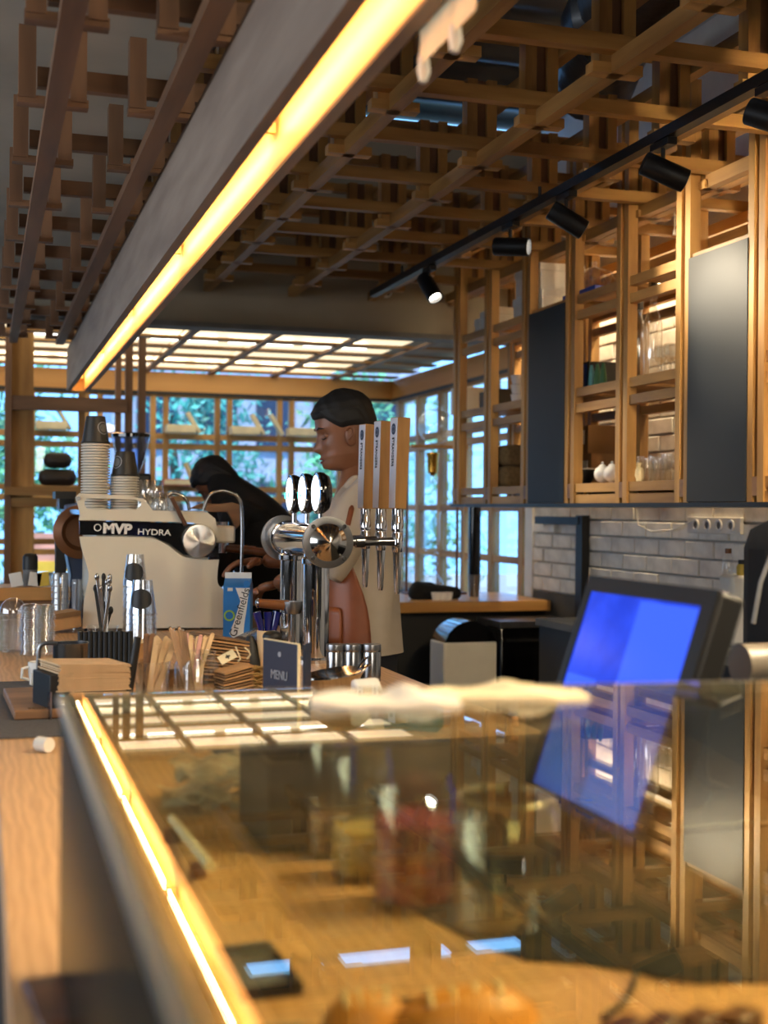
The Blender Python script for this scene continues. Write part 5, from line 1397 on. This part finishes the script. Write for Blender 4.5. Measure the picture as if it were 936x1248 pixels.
t = tag(MB(at(W(215, 838, 2.75).x, W(215, 838, 2.75).y, HC, .2)).box(-.02, .02, -.01, .01, 0, .055).build('sugar_packet', 'kraftdark', origin=(W(215, 838, 2.75).x, W(215, 838, 2.75).y, HC)), 'brown sugar packet between plastic cup and glass jar', 'packet')
# black straws block in holder
q = W(128, 840, 2.85)
for k in range(22):
    row = k // 11; i = k % 11
    p = W(98+6.1*i, 769+(i % 2), 2.85+.05*row)
    tag(MB().cyl((p.x, p.y, HC+.004), (p.x, p.y, p.z), .0058, n=12).build('black_straw', 'black', origin=(p.x, p.y, HC)), ('thick black straw in the front row of the upright bunch', 'thick black straw in the back row of the upright bunch')[row], 'straw', ('front', 'back')[row]+' row of black straws')
# steel pitcher with angular handle
D = 2.62; q = W(86, 800, D); zt_ = W(86, 783, D).z; r = 21*D/1560
t = thing('steel_pitcher', 'steel pitcher with square bent handle behind the napkins', 'pitcher', (q.x, q.y, HC))
MB().lathe((q.x, q.y, HC), [(r, 0), (r, zt_-HC-.004), (r*1.05, zt_-HC), (r*.98, zt_-HC), (r*.96, .01), (0, .008)], 28).build('body', 'steel', t)
pts = [W(a_, b_, D-.03) for a_, b_ in curve([(70, 784), (57, 784), (49, 788), (47, 800), (47, 825), (52, 840), (66, 852)], 4)]
pts = [Vector((p.x, p.y, max(p.z, HC+.006))) for p in pts]
MB().tube(pts, .0045, 8).build('handle', 'brushed', t)
# napkin holder and napkins
D = 2.42
pL, pR = W(72, 838, D), W(160, 838, D+.08)
dx = (pR-pL); dx.z = 0; wN = dx.length; dx.normalize(); ang = math.atan2(dx.y, dx.x)
o_ = Vector((pL.x, pL.y, HC))
T_ = at(o_.x, o_.y, HC, ang)
t = thing('napkin_caddy', 'black caddy with steel edge under the kraft napkins', 'napkin holder', o_)
MB(T_).box(-.018, .03, 0, .10, 0, .085).build('black_bin', 'black', t, bevel=.002)
MB(T_).box(-.022, -.0185, -.015, .0, 0, .055).build('steel_edge', 'steel', t)
MB(T_).box(.03, wN, 0, .10, 0, .04).build('tray', 'black', t)
n0 = None
for s_ in range(3):
    z0 = (.041, .052, .078)[s_]; n = (4, 9, 9)[s_]; th = (.011, .026, .027)[s_]
    for k in range(n):
        z = z0+th*k/n
        T2 = T_ @ Matrix.Translation((0, 0, z)) @ Matrix.Rotation((.06, .035, .055)[s_], 4, 'Y') @ Matrix.Rotation(rnd.uniform(-.015, .015), 4, 'Z')
        mb = MB(T2)
        x0 = (.02, -.004, 0)[s_]+rnd.uniform(-.004, .004)
        mb.box(x0, wN-.004+rnd.uniform(-.003, .003), -.004, .11, .0, th/n*.70)
        w0 = T_ @ Vector((0, 0, z))
        tag(mb.build('napkin', 'napkin', origin=tuple(w0)), ('folded kraft napkin in the bottom layer of the pile', 'folded kraft napkin in the middle layer of the pile', 'folded kraft napkin in the top layer of the pile')[s_], 'napkin', ('bottom', 'middle', 'top')[s_]+' layer of kraft napkins')
# white cups
for i, (px, py, lab) in enumerate(((50, 838, 'white espresso cup, left of the pair by the wooden board'), (62, 846, 'white espresso cup tucked behind the pitcher handle'))):
    x, y = base(px, py); y += .025
    t = thing('espresso_cup', lab, 'cup', (x, y, HC), 'white espresso cups')
    MB().lathe((x, y, HC), [(.018, 0), (.024, .006), (.027, .03), (.028, .055), (.0255, .055), (.023, .012), (0, .008)], 26).build('body', 'porcelain', t)
    MB().tube([(x-.024, y-.008, HC+.045), (x-.040, y-.014, HC+.042), (x-.041, y-.014, HC+.022), (x-.025, y-.008, HC+.016)], .0035, 8).build('handle', 'porcelain', t)
# board, mat, paper curl, coaster
x0, y0 = base(17, 880); x1, y1 = base(66, 872)
t = thing('serving_board', 'thick dark wooden serving board on the grey mat', 'board', ((x0+x1)/2, y0+.15, HC+.003))
MB().prism([(x0, y0, HC+.003), (x1+.05, y0+.0, HC+.003), (x1+.05, y0+.32, HC+.003), (x0-.015, y0+.32, HC+.003)], (0, 0, .018)).build('plank', 'board', t, bevel=.003)
text('COFFEE', .010, frame(Vector(((x0+x1)/2+.004, y0+.02, HC+.0215)), (1, 0, 0), (0, 1, 0)), 'kraftdark', t)
y2 = base(30, 900)[1]; y3 = base(10, 832)[1]
tag(MB().box(CX0+.002, x1+.04, y2, y3, HC+.0005, HC+.003).build('place_mat', 'matgrey', origin=(.05, y2, HC)), 'dark grey woven mat under the wooden board', 'mat')
x, y = base(57, 918)
t = tag(MB().tube([(x-.012, y+.02+.0, HC+.013), (x+.004, y-.0, HC+.013)], .012, 16).build('paper_curl', 'paper', origin=(x, y, HC)), 'small curled white paper slip at the case corner', 'paper')
x, y = C(48, 1215).x, C(48, 1215).y
T_ = at(x+.008, y-.02, HC, .12)
t = thing('wooden_coaster', 'small dark wooden block with concentric grain by the case', 'coaster', (x, y, HC))
MB(T_).box(-.018, .016, -.07, .035, 0, .012).build('block', 'walnut', t, bevel=.003)

# ------------------------------------------------------------------ people
def skin_mesh(nodes, edges, mat, name, parent, sub=2):
    """nodes: list of (pos, radius); grown with Skin + Subdivision and baked to a plain mesh"""
    me = bpy.data.meshes.new('tmp'); me.from_pydata([tuple(p) for p, r in nodes], edges, [])
    o = bpy.data.objects.new('tmp', me); COL.objects.link(o)
    o.modifiers.new('s', 'SKIN')
    for i, (p, r) in enumerate(nodes):
        sv = me.skin_vertices[0].data[i]; sv.radius = (r, r) if not isinstance(r, tuple) else r
        sv.use_root = (i == 0)
    sb = o.modifiers.new('u', 'SUBSURF'); sb.levels = sub; sb.render_levels = sub
    bpy.context.view_layer.update()
    m2 = bpy.data.meshes.new_from_object(o.evaluated_get(bpy.context.evaluated_depsgraph_get()))
    COL.objects.unlink(o); bpy.data.objects.remove(o)
    o0 = Vector((0, 0, 0)); q = parent
    while q is not None: o0 += Vector(q['_o']); q = q.parent
    m2.transform(Matrix.Translation(-o0)); m2.materials.clear(); m2.materials.append(MATS[mat])
    m2.polygons.foreach_set('use_smooth', [True]*len(m2.polygons))
    r = bpy.data.objects.new(name, m2); COL.objects.link(r); r.parent = parent; r['_o'] = (0.0, 0.0, 0.0)
    return r
def interp(tab, z):
    if z <= tab[0][0]: return tab[0][1:]
    for a, b in zip(tab, tab[1:]):
        if z <= b[0]:
            t = (z-a[0])/(b[0]-a[0]); t = t*t*(3-2*t)*.5+t*.5
            return tuple(a[i]+(b[i]-a[i])*t for i in range(1, len(a)))
    return tab[-1][1:]
# head in local space: +x = facing, z up, origin at head centre; table: z, front x, back x, half width
HT = [(-.150, -.018, -.070, .044), (-.125, .006, -.070, .046), (-.112, .056, -.072, .048), (-.104, .076, -.074, .051), (-.092, .082, -.078, .056), (-.078, .080, -.082, .062), (-.066, .082, -.087, .066), (-.05, .080, -.092, .068), (-.03, .080, -.098, .071), (0, .080, -.102, .075), (.03, .088, -.104, .077), (.06, .086, -.102, .076), (.085, .070, -.092, .068), (.105, .045, -.072, .053), (.118, .012, -.040, .028), (.122, -.005, -.022, .010)]
def head_point(z, a, off=0.0):
    f, b, w = interp(HT, z)
    cx_ = (f+b)/2; rx = (f-b)/2
    ca, sa = math.cos(a), math.sin(a)
    x = cx_+rx*math.copysign(abs(ca)**.9, ca); y = w*math.copysign(abs(sa)**.88, sa)
    fr_ = max(0, ca); g = lambda zc, s: math.exp(-((z-zc)/s)**2)
    d = 0
    an = (a+PI) % (2*PI)-PI
    nose = math.exp(-(an/.16)**2)
    d += nose*(.024*g(-.040, .014)+.013*g(-.020, .018)+.006*g(.002, .012))
    lips = math.exp(-(an/.30)**2); d += lips*(.006*g(-.070, .006)+.005*g(-.083, .006)-.003*g(-.0765, .003))
    d += math.exp(-(an/.3)**2)*.006*g(-.104, .012)
    for s in (-1, 1):
        d -= .011*math.exp(-((an-s*.42)/.20)**2)*g(.005, .013)
        d += .004*math.exp(-((an-s*.45)/.28)**2)*g(.026, .008)
        d += .004*math.exp(-((an-s*.62)/.25)**2)*g(-.028, .015)
        d += .003*math.exp(-((an-s*.43)/.12)**2)*g(.003, .007)
    x += d
    v = Vector((x, y, z))
    if off: 
        n_ = Vector((x-cx_, y, z*.6)).normalized(); v += n_*off
    return v
def make_head(T, parent, skin='skin', hair='hair'):
    NZ, NA = 60, 72
    mb = MB(T); v = []
    for i in range(NZ+1):
        z = -.150+.272*i/NZ
        for k in range(NA): v.append(head_point(z, 2*PI*k/NA))
    f = [(i*NA+k, i*NA+(k+1) % NA, (i+1)*NA+(k+1) % NA, (i+1)*NA+k) for i in range(NZ) for k in range(NA)]
    f += [tuple(range(NZ*NA, (NZ+1)*NA))]
    mb.add(v, f)
    h = mb.build('head', skin, parent)
    for s in (-1, 1):
        MB(T).ell((-.008, s*.080, -.012), .019, .010, .032, 16, 12).build('ear', skin, parent)
        MB(T).tube([(.004, s*.088, -.022), (-.016, s*.092, -.006), (-.018, s*.092, .010), (-.006, s*.090, .018), (.008, s*.088, .008)], .0038, 6).build('ear_rim', skin, parent)
        p = head_point(.003, s*.42); MB(T).ell((p.x-.006, p.y-s*.001, .002), .012, .014, .0105, 14, 10).build('eyelid', skin, parent)
        MB(T).tube([head_point(-.006, s*.28, .004), head_point(-.009, s*.42, .005), head_point(-.006, s*.56, .003)], .0016, 6).build('lash', hair, parent)
        MB(T).tube([head_point(.024, s*.22, .0015), head_point(.029, s*.42, .002), head_point(.025, s*.66, .001)], [.002, .0035, .0015], 6).build('eyebrow', hair, parent)
        MB(T).tube([head_point(-.0705, 0, .0005), head_point(-.072, s*.15, .0005), head_point(-.076, s*.30, -.001)], [.0035, .003, .001], 8).build('lip', 'lip', parent)
        MB(T).tube([head_point(-.083, 0, .0005), head_point(-.081, s*.15, .0005), head_point(-.077, s*.28, -.001)], [.004, .0035, .001], 8).build('lip', 'lip', parent)
    # hair cap with a hairline depending on angle
    v = []; f = []; NZ2 = 34; rnd = random.Random(1)
    def hl(a):     # lowest z of the hair by angle
        an = abs((a+PI) % (2*PI)-PI)
        if an < .75: return .058
        if an < 1.35: return .058-(an-.75)/.6*.040
        if an < 1.95: return .018+.004*math.sin((an-1.35)*5)
        if an < 2.3: return .018-(an-1.95)/.35*.09
        return -.082
    for i in range(NZ2+1):
        for k in range(NA):
            a = 2*PI*k/NA; z0 = hl(a); z = z0+(.1215-z0)*i/NZ2
            off = .004+.010*min(1, i/5)*(1+.12*math.sin(a*9+i*.4)) if i else .0005
            an = abs((a+PI) % (2*PI)-PI)
            if an > 2.0 and z < 0: off *= 1.1
            pnt = head_point(z, a, off+(.004 if z > .07 else 0)); pnt.z += .010*max(0, (z-.06)/.06)
            v.append(pnt)
    f = [(i*NA+k, i*NA+(k+1) % NA, (i+1)*NA+(k+1) % NA, (i+1)*NA+k) for i in range(NZ2) for k in range(NA)]+[tuple(range(NZ2*NA, (NZ2+1)*NA))]
    MB(T).add(v, f).build('hair', hair, parent)
def arm_hand(wrist, dirv, palm_n, scale, name, parent, curl=.5, side=1):
    """hand as palm + four separate bent fingers + thumb, in one skinned mesh"""
    d = Vector(dirv).normalized(); n_ = Vector(palm_n); n_ = (n_-d*n_.dot(d)).normalized(); s_ = d.cross(n_)*side
    w = Vector(wrist); nodes = [(w, (.026*scale, .018*scale)), (w+d*.045*scale, (.034*scale, .014*scale))]; edges = [(0, 1)]
    for k, (o, L) in enumerate(((-.030, .070), (-.010, .080), (.010, .076), (.029, .060))):
        b = w+d*.085*scale+s_*o*scale; i0 = len(nodes)
        nodes.append((b, .0095*scale)); edges.append((1, i0)); cur = b; dd = d.copy()
        for j in range(3):
            ang = curl*(.6, .9, .7)[j]; dd = (dd*math.cos(ang)+n_*math.sin(ang)).normalized()
            cur = cur+dd*L*(.42, .32, .26)[j]*scale; nodes.append((cur, (.0085, .0078, .0065)[j]*scale)); edges.append((len(nodes)-2, len(nodes)-1))
    i0 = len(nodes); b = w+d*.03*scale-s_*.034*scale; nodes.append((b, .012*scale)); edges.append((1, i0))
    cur = b; dd = (d*.6-s_*.7+n_*.4).normalized()
    for j in range(2):
        cur = cur+dd*.033*scale; nodes.append((cur, (.0105, .0085)[j]*scale)); edges.append((len(nodes)-2, len(nodes)-1)); dd = (dd+d*.4+n_*.2).normalized()
    return skin_mesh(nodes, edges, 'skin', name, parent, 2)
def loft(rings, closed_ends=True, n=28):
    """rings: (center, xdir, ydir, rx, ry) superelliptic"""
    mb = MB(); v = []
    for c, xd, yd, rx, ry in rings:
        for k in range(n):
            t = 2*PI*k/n; ca, sa = math.cos(t), math.sin(t)
            v.append(Vector(c)+Vector(xd)*rx*math.copysign(abs(ca)**.85, ca)+Vector(yd)*ry*math.copysign(abs(sa)**.85, sa))
    f = [(i*n+k, i*n+(k+1) % n, (i+1)*n+(k+1) % n, (i+1)*n+k) for i in range(len(rings)-1) for k in range(n)]
    if closed_ends: f += [tuple(range(n))[::-1], tuple(range((len(rings)-1)*n, len(rings)*n))]
    return mb.add(v, f)

# barista in beige, facing left, looking down
DP = 4.15
def P_(px, py, dD=0): return W(px, py, DP+dD)
Lx = -CR; Lx.z = 0; Lx.normalize()           # towards image left
Bk = Vector((CF.x, CF.y, 0)).normalized()     # away from the camera
UPv = Vector((0, 0, 1))
hip = P_(432, 800); foot = Vector((hip.x, hip.y, 0))
man = thing('person', 'barista with short black hair, beige shirt and brown leather apron, looking down to the left', 'person', foot)
# head placement: fit head 245mm tall to px 482..575
hc = P_(418, 529)
face = (Lx*.93-Bk*.22-UPv*.16).normalized(); sidev = UPv.cross(face).normalized(); upv = face.cross(sidev).normalized()
TH = Matrix((face, sidev, upv)).transposed().to_4x4() ; TH.translation = hc
TH = TH @ Matrix.Scale(.98, 4)
make_head(TH, man)
# body
neck = P_(430, 585); neck0 = hc-upv*.09-face*.03
shC = P_(444, 612); chest = P_(437, 660); waist = P_(434, 720); pel = P_(434, 780)
shL = shC-Bk*.17+UPv*-.01; shR = shC+Bk*.17+Lx*.02
elL = P_(399, 690, -.18); wrL = P_(335, 712, -.02); elR = P_(385, 680, .22); wrR = P_(318, 684, .16)
kneeL = Vector((pel.x, pel.y-.10, .50)); kneeR = Vector((pel.x, pel.y+.10, .50))
nodes = [(pel, .115), (waist, .105), (chest, .125), (shC-UPv*.02, .10), (neck, .052), (neck0, .052),
         (shL, .055), (elL, .040), (wrL, .025), (shR, .055), (elR, .040), (wrR, .025),
         (pel-Bk*.09-UPv*.08, .085), (kneeL, .058), (Vector((kneeL.x, kneeL.y, .08)), .042), (pel+Bk*.09-UPv*.08, .085), (kneeR, .058), (Vector((kneeR.x, kneeR.y, .08)), .042)]
edges = [(0, 1), (1, 2), (2, 3), (3, 4), (4, 5), (3, 6), (6, 7), (7, 8), (3, 9), (9, 10), (10, 11), (0, 12), (12, 13), (13, 14), (0, 15), (15, 16), (16, 17)]
skin_mesh(nodes, edges, 'skin', 'body', man)
hd = (wrL-elL).normalized()
arm_hand(wrL-hd*.01, hd, -UPv+Bk*.3, 1.0, 'hand', man, .55, 1)
hd2 = (wrR-elR).normalized()
arm_hand(wrR-hd2*.01, hd2, -UPv-Bk*.2, 1.0, 'hand', man, .6, -1)
# shirt: torso loft + sleeves
xd, yd = Lx, Bk
rings = [(P_(440, 792), xd, yd, .135, .19), (P_(439, 770), xd, yd, .132, .19), (P_(438, 740), xd, yd, .128, .185), (P_(438, 705), xd, yd, .125, .18), (P_(440, 670), xd, yd, .125, .185), (P_(444, 635), xd, yd, .122, .205), (P_(444, 612), xd, yd, .10, .205), (P_(441, 602), xd, yd, .088, .14), (P_(440, 594), xd, yd, .072, .085)]
o = loft(rings, False, 40)
for i, v in enumerate(o.v):
    r = i//40; k = i % 40
    o.v[i] = tuple(Vector(v)+Vector((0, 0, .0))+Lx*.006*math.sin(k*1.1+r*.9)+Bk*.005*math.sin(k*.8+r*1.7))
o.build('shirt', 'shirt', man, sub=1)
for sh_, el, wr, dz in ((shL, elL, wrL, 1), (shR, elR, wrR, -1)):
    mid = sh_.lerp(el, .55); d1 = (el-sh_).normalized(); a_ = d1.cross(Bk).normalized(); b_ = d1.cross(a_).normalized()
    d2 = (wr-el).normalized()
    rr = [(sh_+UPv*.02-d1*.06, a_, b_, .045, .05), (sh_, a_, b_, .078, .075), (sh_.lerp(el, .3), a_, b_, .078, .072), (sh_.lerp(el, .6), a_, b_, .074, .068), (sh_.lerp(el, .85), a_, b_, .070, .064), (el+d1*.03, a_, b_, .066, .060), (el+d1*.028, a_, b_, .05, .048)]
    o = loft(rr, False, 28)
    for i, v in enumerate(o.v): o.v[i] = tuple(Vector(v)+Bk*.004*math.sin(i*.9)+Lx*.004*math.sin(i*.37+1))
    o.build('sleeve', 'shirt', man, sub=1)
# collar: a folded band around the neck, open at front
v = []; n = 30; cN = P_(432, 590)
for k in range(n+1):
    a = -2.75+5.5*k/n + PI                      # gap at the front (Lx side)
    dx_ = Lx*math.cos(a)+Bk*math.sin(a); front = max(0, -math.cos(a+PI))
    fr2 = max(0, math.cos(a))
    r0, r1, r2 = .062, .068, .085+.03*fr2
    dz = -.085*fr2
    c = cN+Lx*.008
    v += [c+dx_*r0+UPv*(-.005+dz), c+dx_*(r0+.004)+UPv*(.030+dz), c+dx_*(r1+.006)+UPv*(.028+dz), c+dx_*r2+UPv*(-.018+dz*1.6)]
f = []
for k in range(n):
    for j in range(3): f.append((4*k+j, 4*k+4+j, 4*k+5+j, 4*k+1+j))
MB().add([Vector(q) for q in v], f).build('collar', 'shirt', man, sub=1)
# apron: shell around the front half of the torso, with neck strap and pocket
v = []; zs = [(P_(436, 690), .132, .187, 1.5), (P_(436, 720), .134, .19, 1.75), (P_(437, 750), .140, .195, 1.85), (P_(438, 785), .148, .20, 1.85), (P_(440, 830), .158, .205, 1.8), (P_(441, 900), .168, .21, 1.75)]
zs = [(P_(440, 650), .134, .198, 1.1)]+zs
n = 24
for c, rx, ry, half in zs:
    for k in range(n+1):
        a = -half+2*half*k/n; v.append(c+Lx*(rx+.006)*math.cos(a)+Bk*(ry+.004)*math.sin(a))
f = [(i*(n+1)+k, i*(n+1)+k+1, (i+1)*(n+1)+k+1, (i+1)*(n+1)+k) for i in range(len(zs)-1) for k in range(n)]
ap = MB().add(v, f).build('apron', 'leather', man, sub=1)
s_ = ap.modifiers.new('th', 'SOLIDIFY'); s_.thickness = .005; s_.offset = 1
v = []
for c, rx, ry, half in ((P_(436, 735), .139, .195, 0), (P_(437, 752), .143, .198, 0), (P_(438, 785), .151, .203, 0)):
    for k in range(9):
        a = -1.25+.95*k/8; v.append(c+Lx*(rx+.014)*math.cos(a)+Bk*(ry+.010)*math.sin(a))
f = [(i*9+k, i*9+k+1, (i+1)*9+k+1, (i+1)*9+k) for i in range(2) for k in range(8)]
pk = MB().add(v, f).build('pocket', 'leather', man, sub=1)
s_ = pk.modifiers.new('th', 'SOLIDIFY'); s_.thickness = .004
pts = [P_(424, 640, -.24), P_(428, 622, -.24), P_(433, 606, -.20), P_(440, 592, -.13), P_(450, 582, -.05)]
st = []
for i in range(len(pts)-1):
    for k in range(4): st.append(pts[i].lerp(pts[i+1], k/4))
MB().tube(st+[pts[-1]], .009, 8).build('strap', 'leather', man)
loft([(P_(438, 790), xd, yd, .125, .18), (P_(438, 850), xd, yd, .12, .175), (P_(438, 900), xd, yd, .12, .17)], True, 28).build('trousers', 'denim', man)
for sgn in (-1, 1):
    kx = pel.x; ky = pel.y+sgn*.10
    loft([((kx, ky, .66), (1, 0, 0), (0, 1, 0), .095, .09), ((kx, ky, .45), (1, 0, 0), (0, 1, 0), .075, .075), ((kx, ky, .06), (1, 0, 0), (0, 1, 0), .055, .06)], True, 20).build('trouser_leg', 'denim', man)
    MB().ell((kx-.05, ky, .045), .13, .045, .045, 16, 10).build('shoe', 'black', man)

# bending person all in black behind the machine
DB = 5.3
def Q_(px, py, dD=0): return W(px, py, DB+dD)
base_ = Q_(345, 760); ft = Vector((base_.x+.1, base_.y, 0))
wm = thing('person', 'person all in black bending low behind the espresso machine', 'person', ft)
pel = Q_(362, 745); chest = Q_(318, 650); shC = Q_(290, 622); nk = Q_(276, 606); hd0 = Q_(266, 597)
nodes = [(pel, .14), (pel.lerp(chest, .5), .135), (chest, .145), (shC, .125), (nk, .06), (hd0, .07), (shC-Bk*.17-UPv*.02, .06), (Q_(276, 690, -.22), .042), (Q_(262, 716, -.2), .028), (shC+Bk*.17, .06), (Q_(262, 690, .22), .042), (Q_(248, 715, .2), .028),
         (pel-Bk*.09-UPv*.12, .10), (Vector((pel.x+.04, pel.y-.10, .48)), .065), (Vector((pel.x+.06, pel.y-.10, .07)), .045), (pel+Bk*.09-UPv*.12, .10), (Vector((pel.x+.04, pel.y+.10, .48)), .065), (Vector((pel.x+.06, pel.y+.10, .07)), .045)]
edges = [(0, 1), (1, 2), (2, 3), (3, 4), (4, 5), (3, 6), (6, 7), (7, 8), (3, 9), (9, 10), (10, 11), (0, 12), (12, 13), (13, 14), (0, 15), (15, 16), (16, 17)]
skin_mesh(nodes, edges, 'blackcloth', 'body', wm)
# black cap-like hair over the bent head
c = Q_(264, 592)
fc = (Lx*.75-UPv*.66).normalized(); sv = UPv.cross(fc).normalized(); uv = fc.cross(sv).normalized()
T2 = Matrix((fc, sv, uv)).transposed().to_4x4(); T2.translation = c; T2 = T2 @ Matrix.Scale(.85, 4)
make_head(T2, wm)
skin_mesh([(Q_(357, 770), .19), (Q_(345, 700), .19), (Q_(318, 655), .18), (Q_(292, 626), .15), (Q_(270, 606), .125), (Q_(264, 599), .125), (Q_(256, 604), .10)], [(0, 1), (1, 2), (2, 3), (3, 4), (4, 5), (5, 6)], 'blackcloth', 'hooded_jacket', wm)
hw = (Q_(262, 716, -.2)-Q_(276, 690, -.22)).normalized()
arm_hand(Q_(262, 716, -.2), hw, Lx, .95, 'hand', wm, .4, 1); arm_hand(Q_(248, 715, .2), hw, Lx, .95, 'hand', wm, .4, -1)
for sgn in (-1, 1): MB().ell((pel.x+.02, pel.y+sgn*.10, .045), .13, .045, .045, 16, 10).build('shoe', 'black', wm)

# black bag on the worktop
q = Wy(530, 720, 6.36)
t = thing('black_bag', 'black crumpled bag lying on the corner worktop by the window', 'bag', (q.x, 6.36, zW))
def BG(px, py): p = Wy(px, py, 6.36); p.z = max(p.z, zW+.03); return p
skin_mesh([(BG(499, 716), .055), (BG(510, 722), .06), (BG(528, 724), .052), (BG(545, 727), .045), (BG(562, 731), .028)], [(0, 1), (1, 2), (2, 3), (3, 4)], 'blackcloth', 'body', t)
MB().tube([BG(512, 712), BG(524, 712), BG(538, 717), BG(552, 722)], .012, 8).build('strap', 'blackcloth', t)
# pull-cord hanging between the shelf posts
p = Wx(822, 280, 2.46)
t = thing('pull_cord', 'thin white pull cord with a small knob between the shelf posts', 'cord', (2.46, p.y, 2.7))
MB().cyl((2.46, p.y, p.z), (2.46, p.y, 2.74), .0025, n=6).build('cord', 'white', t)
MB().cyl((2.46, p.y, p.z-.02), (2.46, p.y, p.z), .008, .005, n=12).build('knob', 'white', t)
# small printed, fitted or worn pieces belong to the part they sit on
def base_name(o): return o.name.split('.')[0]
RULE = {'spotlight': {'lens': 'housing'}, 'beer_tap': {'face_plate': 'handle', 'lettering': 'handle', 'emblem': 'handle', 'emblem_ring': 'handle'},
 'tap_medallion': {'lit_face': 'shell', 'rim': 'shell', 'lettering': 'shell'}, 'espresso_machine': {'lettering': 'black_band', 'logo_ring': 'black_band', 'screw': 'upper_panel_end', 'portafilter_handle': 'portafilter'},
 'milk_carton': {'white_swoosh': 'body', 'lettering': 'body', 'leaf_print': 'body', 'round_print': 'body', 'small_print': 'body'},
 'touch_monitor': {'display': 'housing', 'display_panel': 'housing', 'bezel': 'housing'}, 'menu_stand': {'lettering': 'front_card', 'small_emblem': 'front_card'},
 'paper_cup': {'logo': 'cup', 'logo_ring': 'cup'}, 'cold_drip_tower': {'globe_lid': 'globe'}, 'socket_strip': {'recess': 'plate', 'socket': 'plate'},
 'person': {k: 'head' for k in ('ear', 'ear_rim', 'eyelid', 'lash', 'eyebrow', 'lip', 'hair')}, 'tap_tower': {'screw': 'flange'}, 'cardboard_box': {'label': 'body'},
 'serving_board': {'lettering': 'plank'}, 'security_camera': {'lens': 'body'}, 'paper_label': {'mark': 'card'}, 'plastic_cup': {'print': 'cup'}}
RULE['person'].update({'pocket': 'apron', 'collar': 'shirt', 'sleeve': 'shirt'})
for o in list(bpy.data.objects):
    if o.parent is None and base_name(o) in RULE:
        rule = RULE[base_name(o)]; ch = list(o.children)
        for c in ch:
            tgt = rule.get(base_name(c))
            if not tgt: continue
            cand = [k for k in ch if base_name(k) == tgt and k.type == 'MESH']
            if not cand: continue
            ctr = lambda k: sum((Vector(b) for b in k.bound_box), Vector())/8
            cc = ctr(c); c.parent = min(cand, key=lambda k: (ctr(k)-cc).length)
for o in bpy.data.objects:
    if '_o' in o: del o['_o']
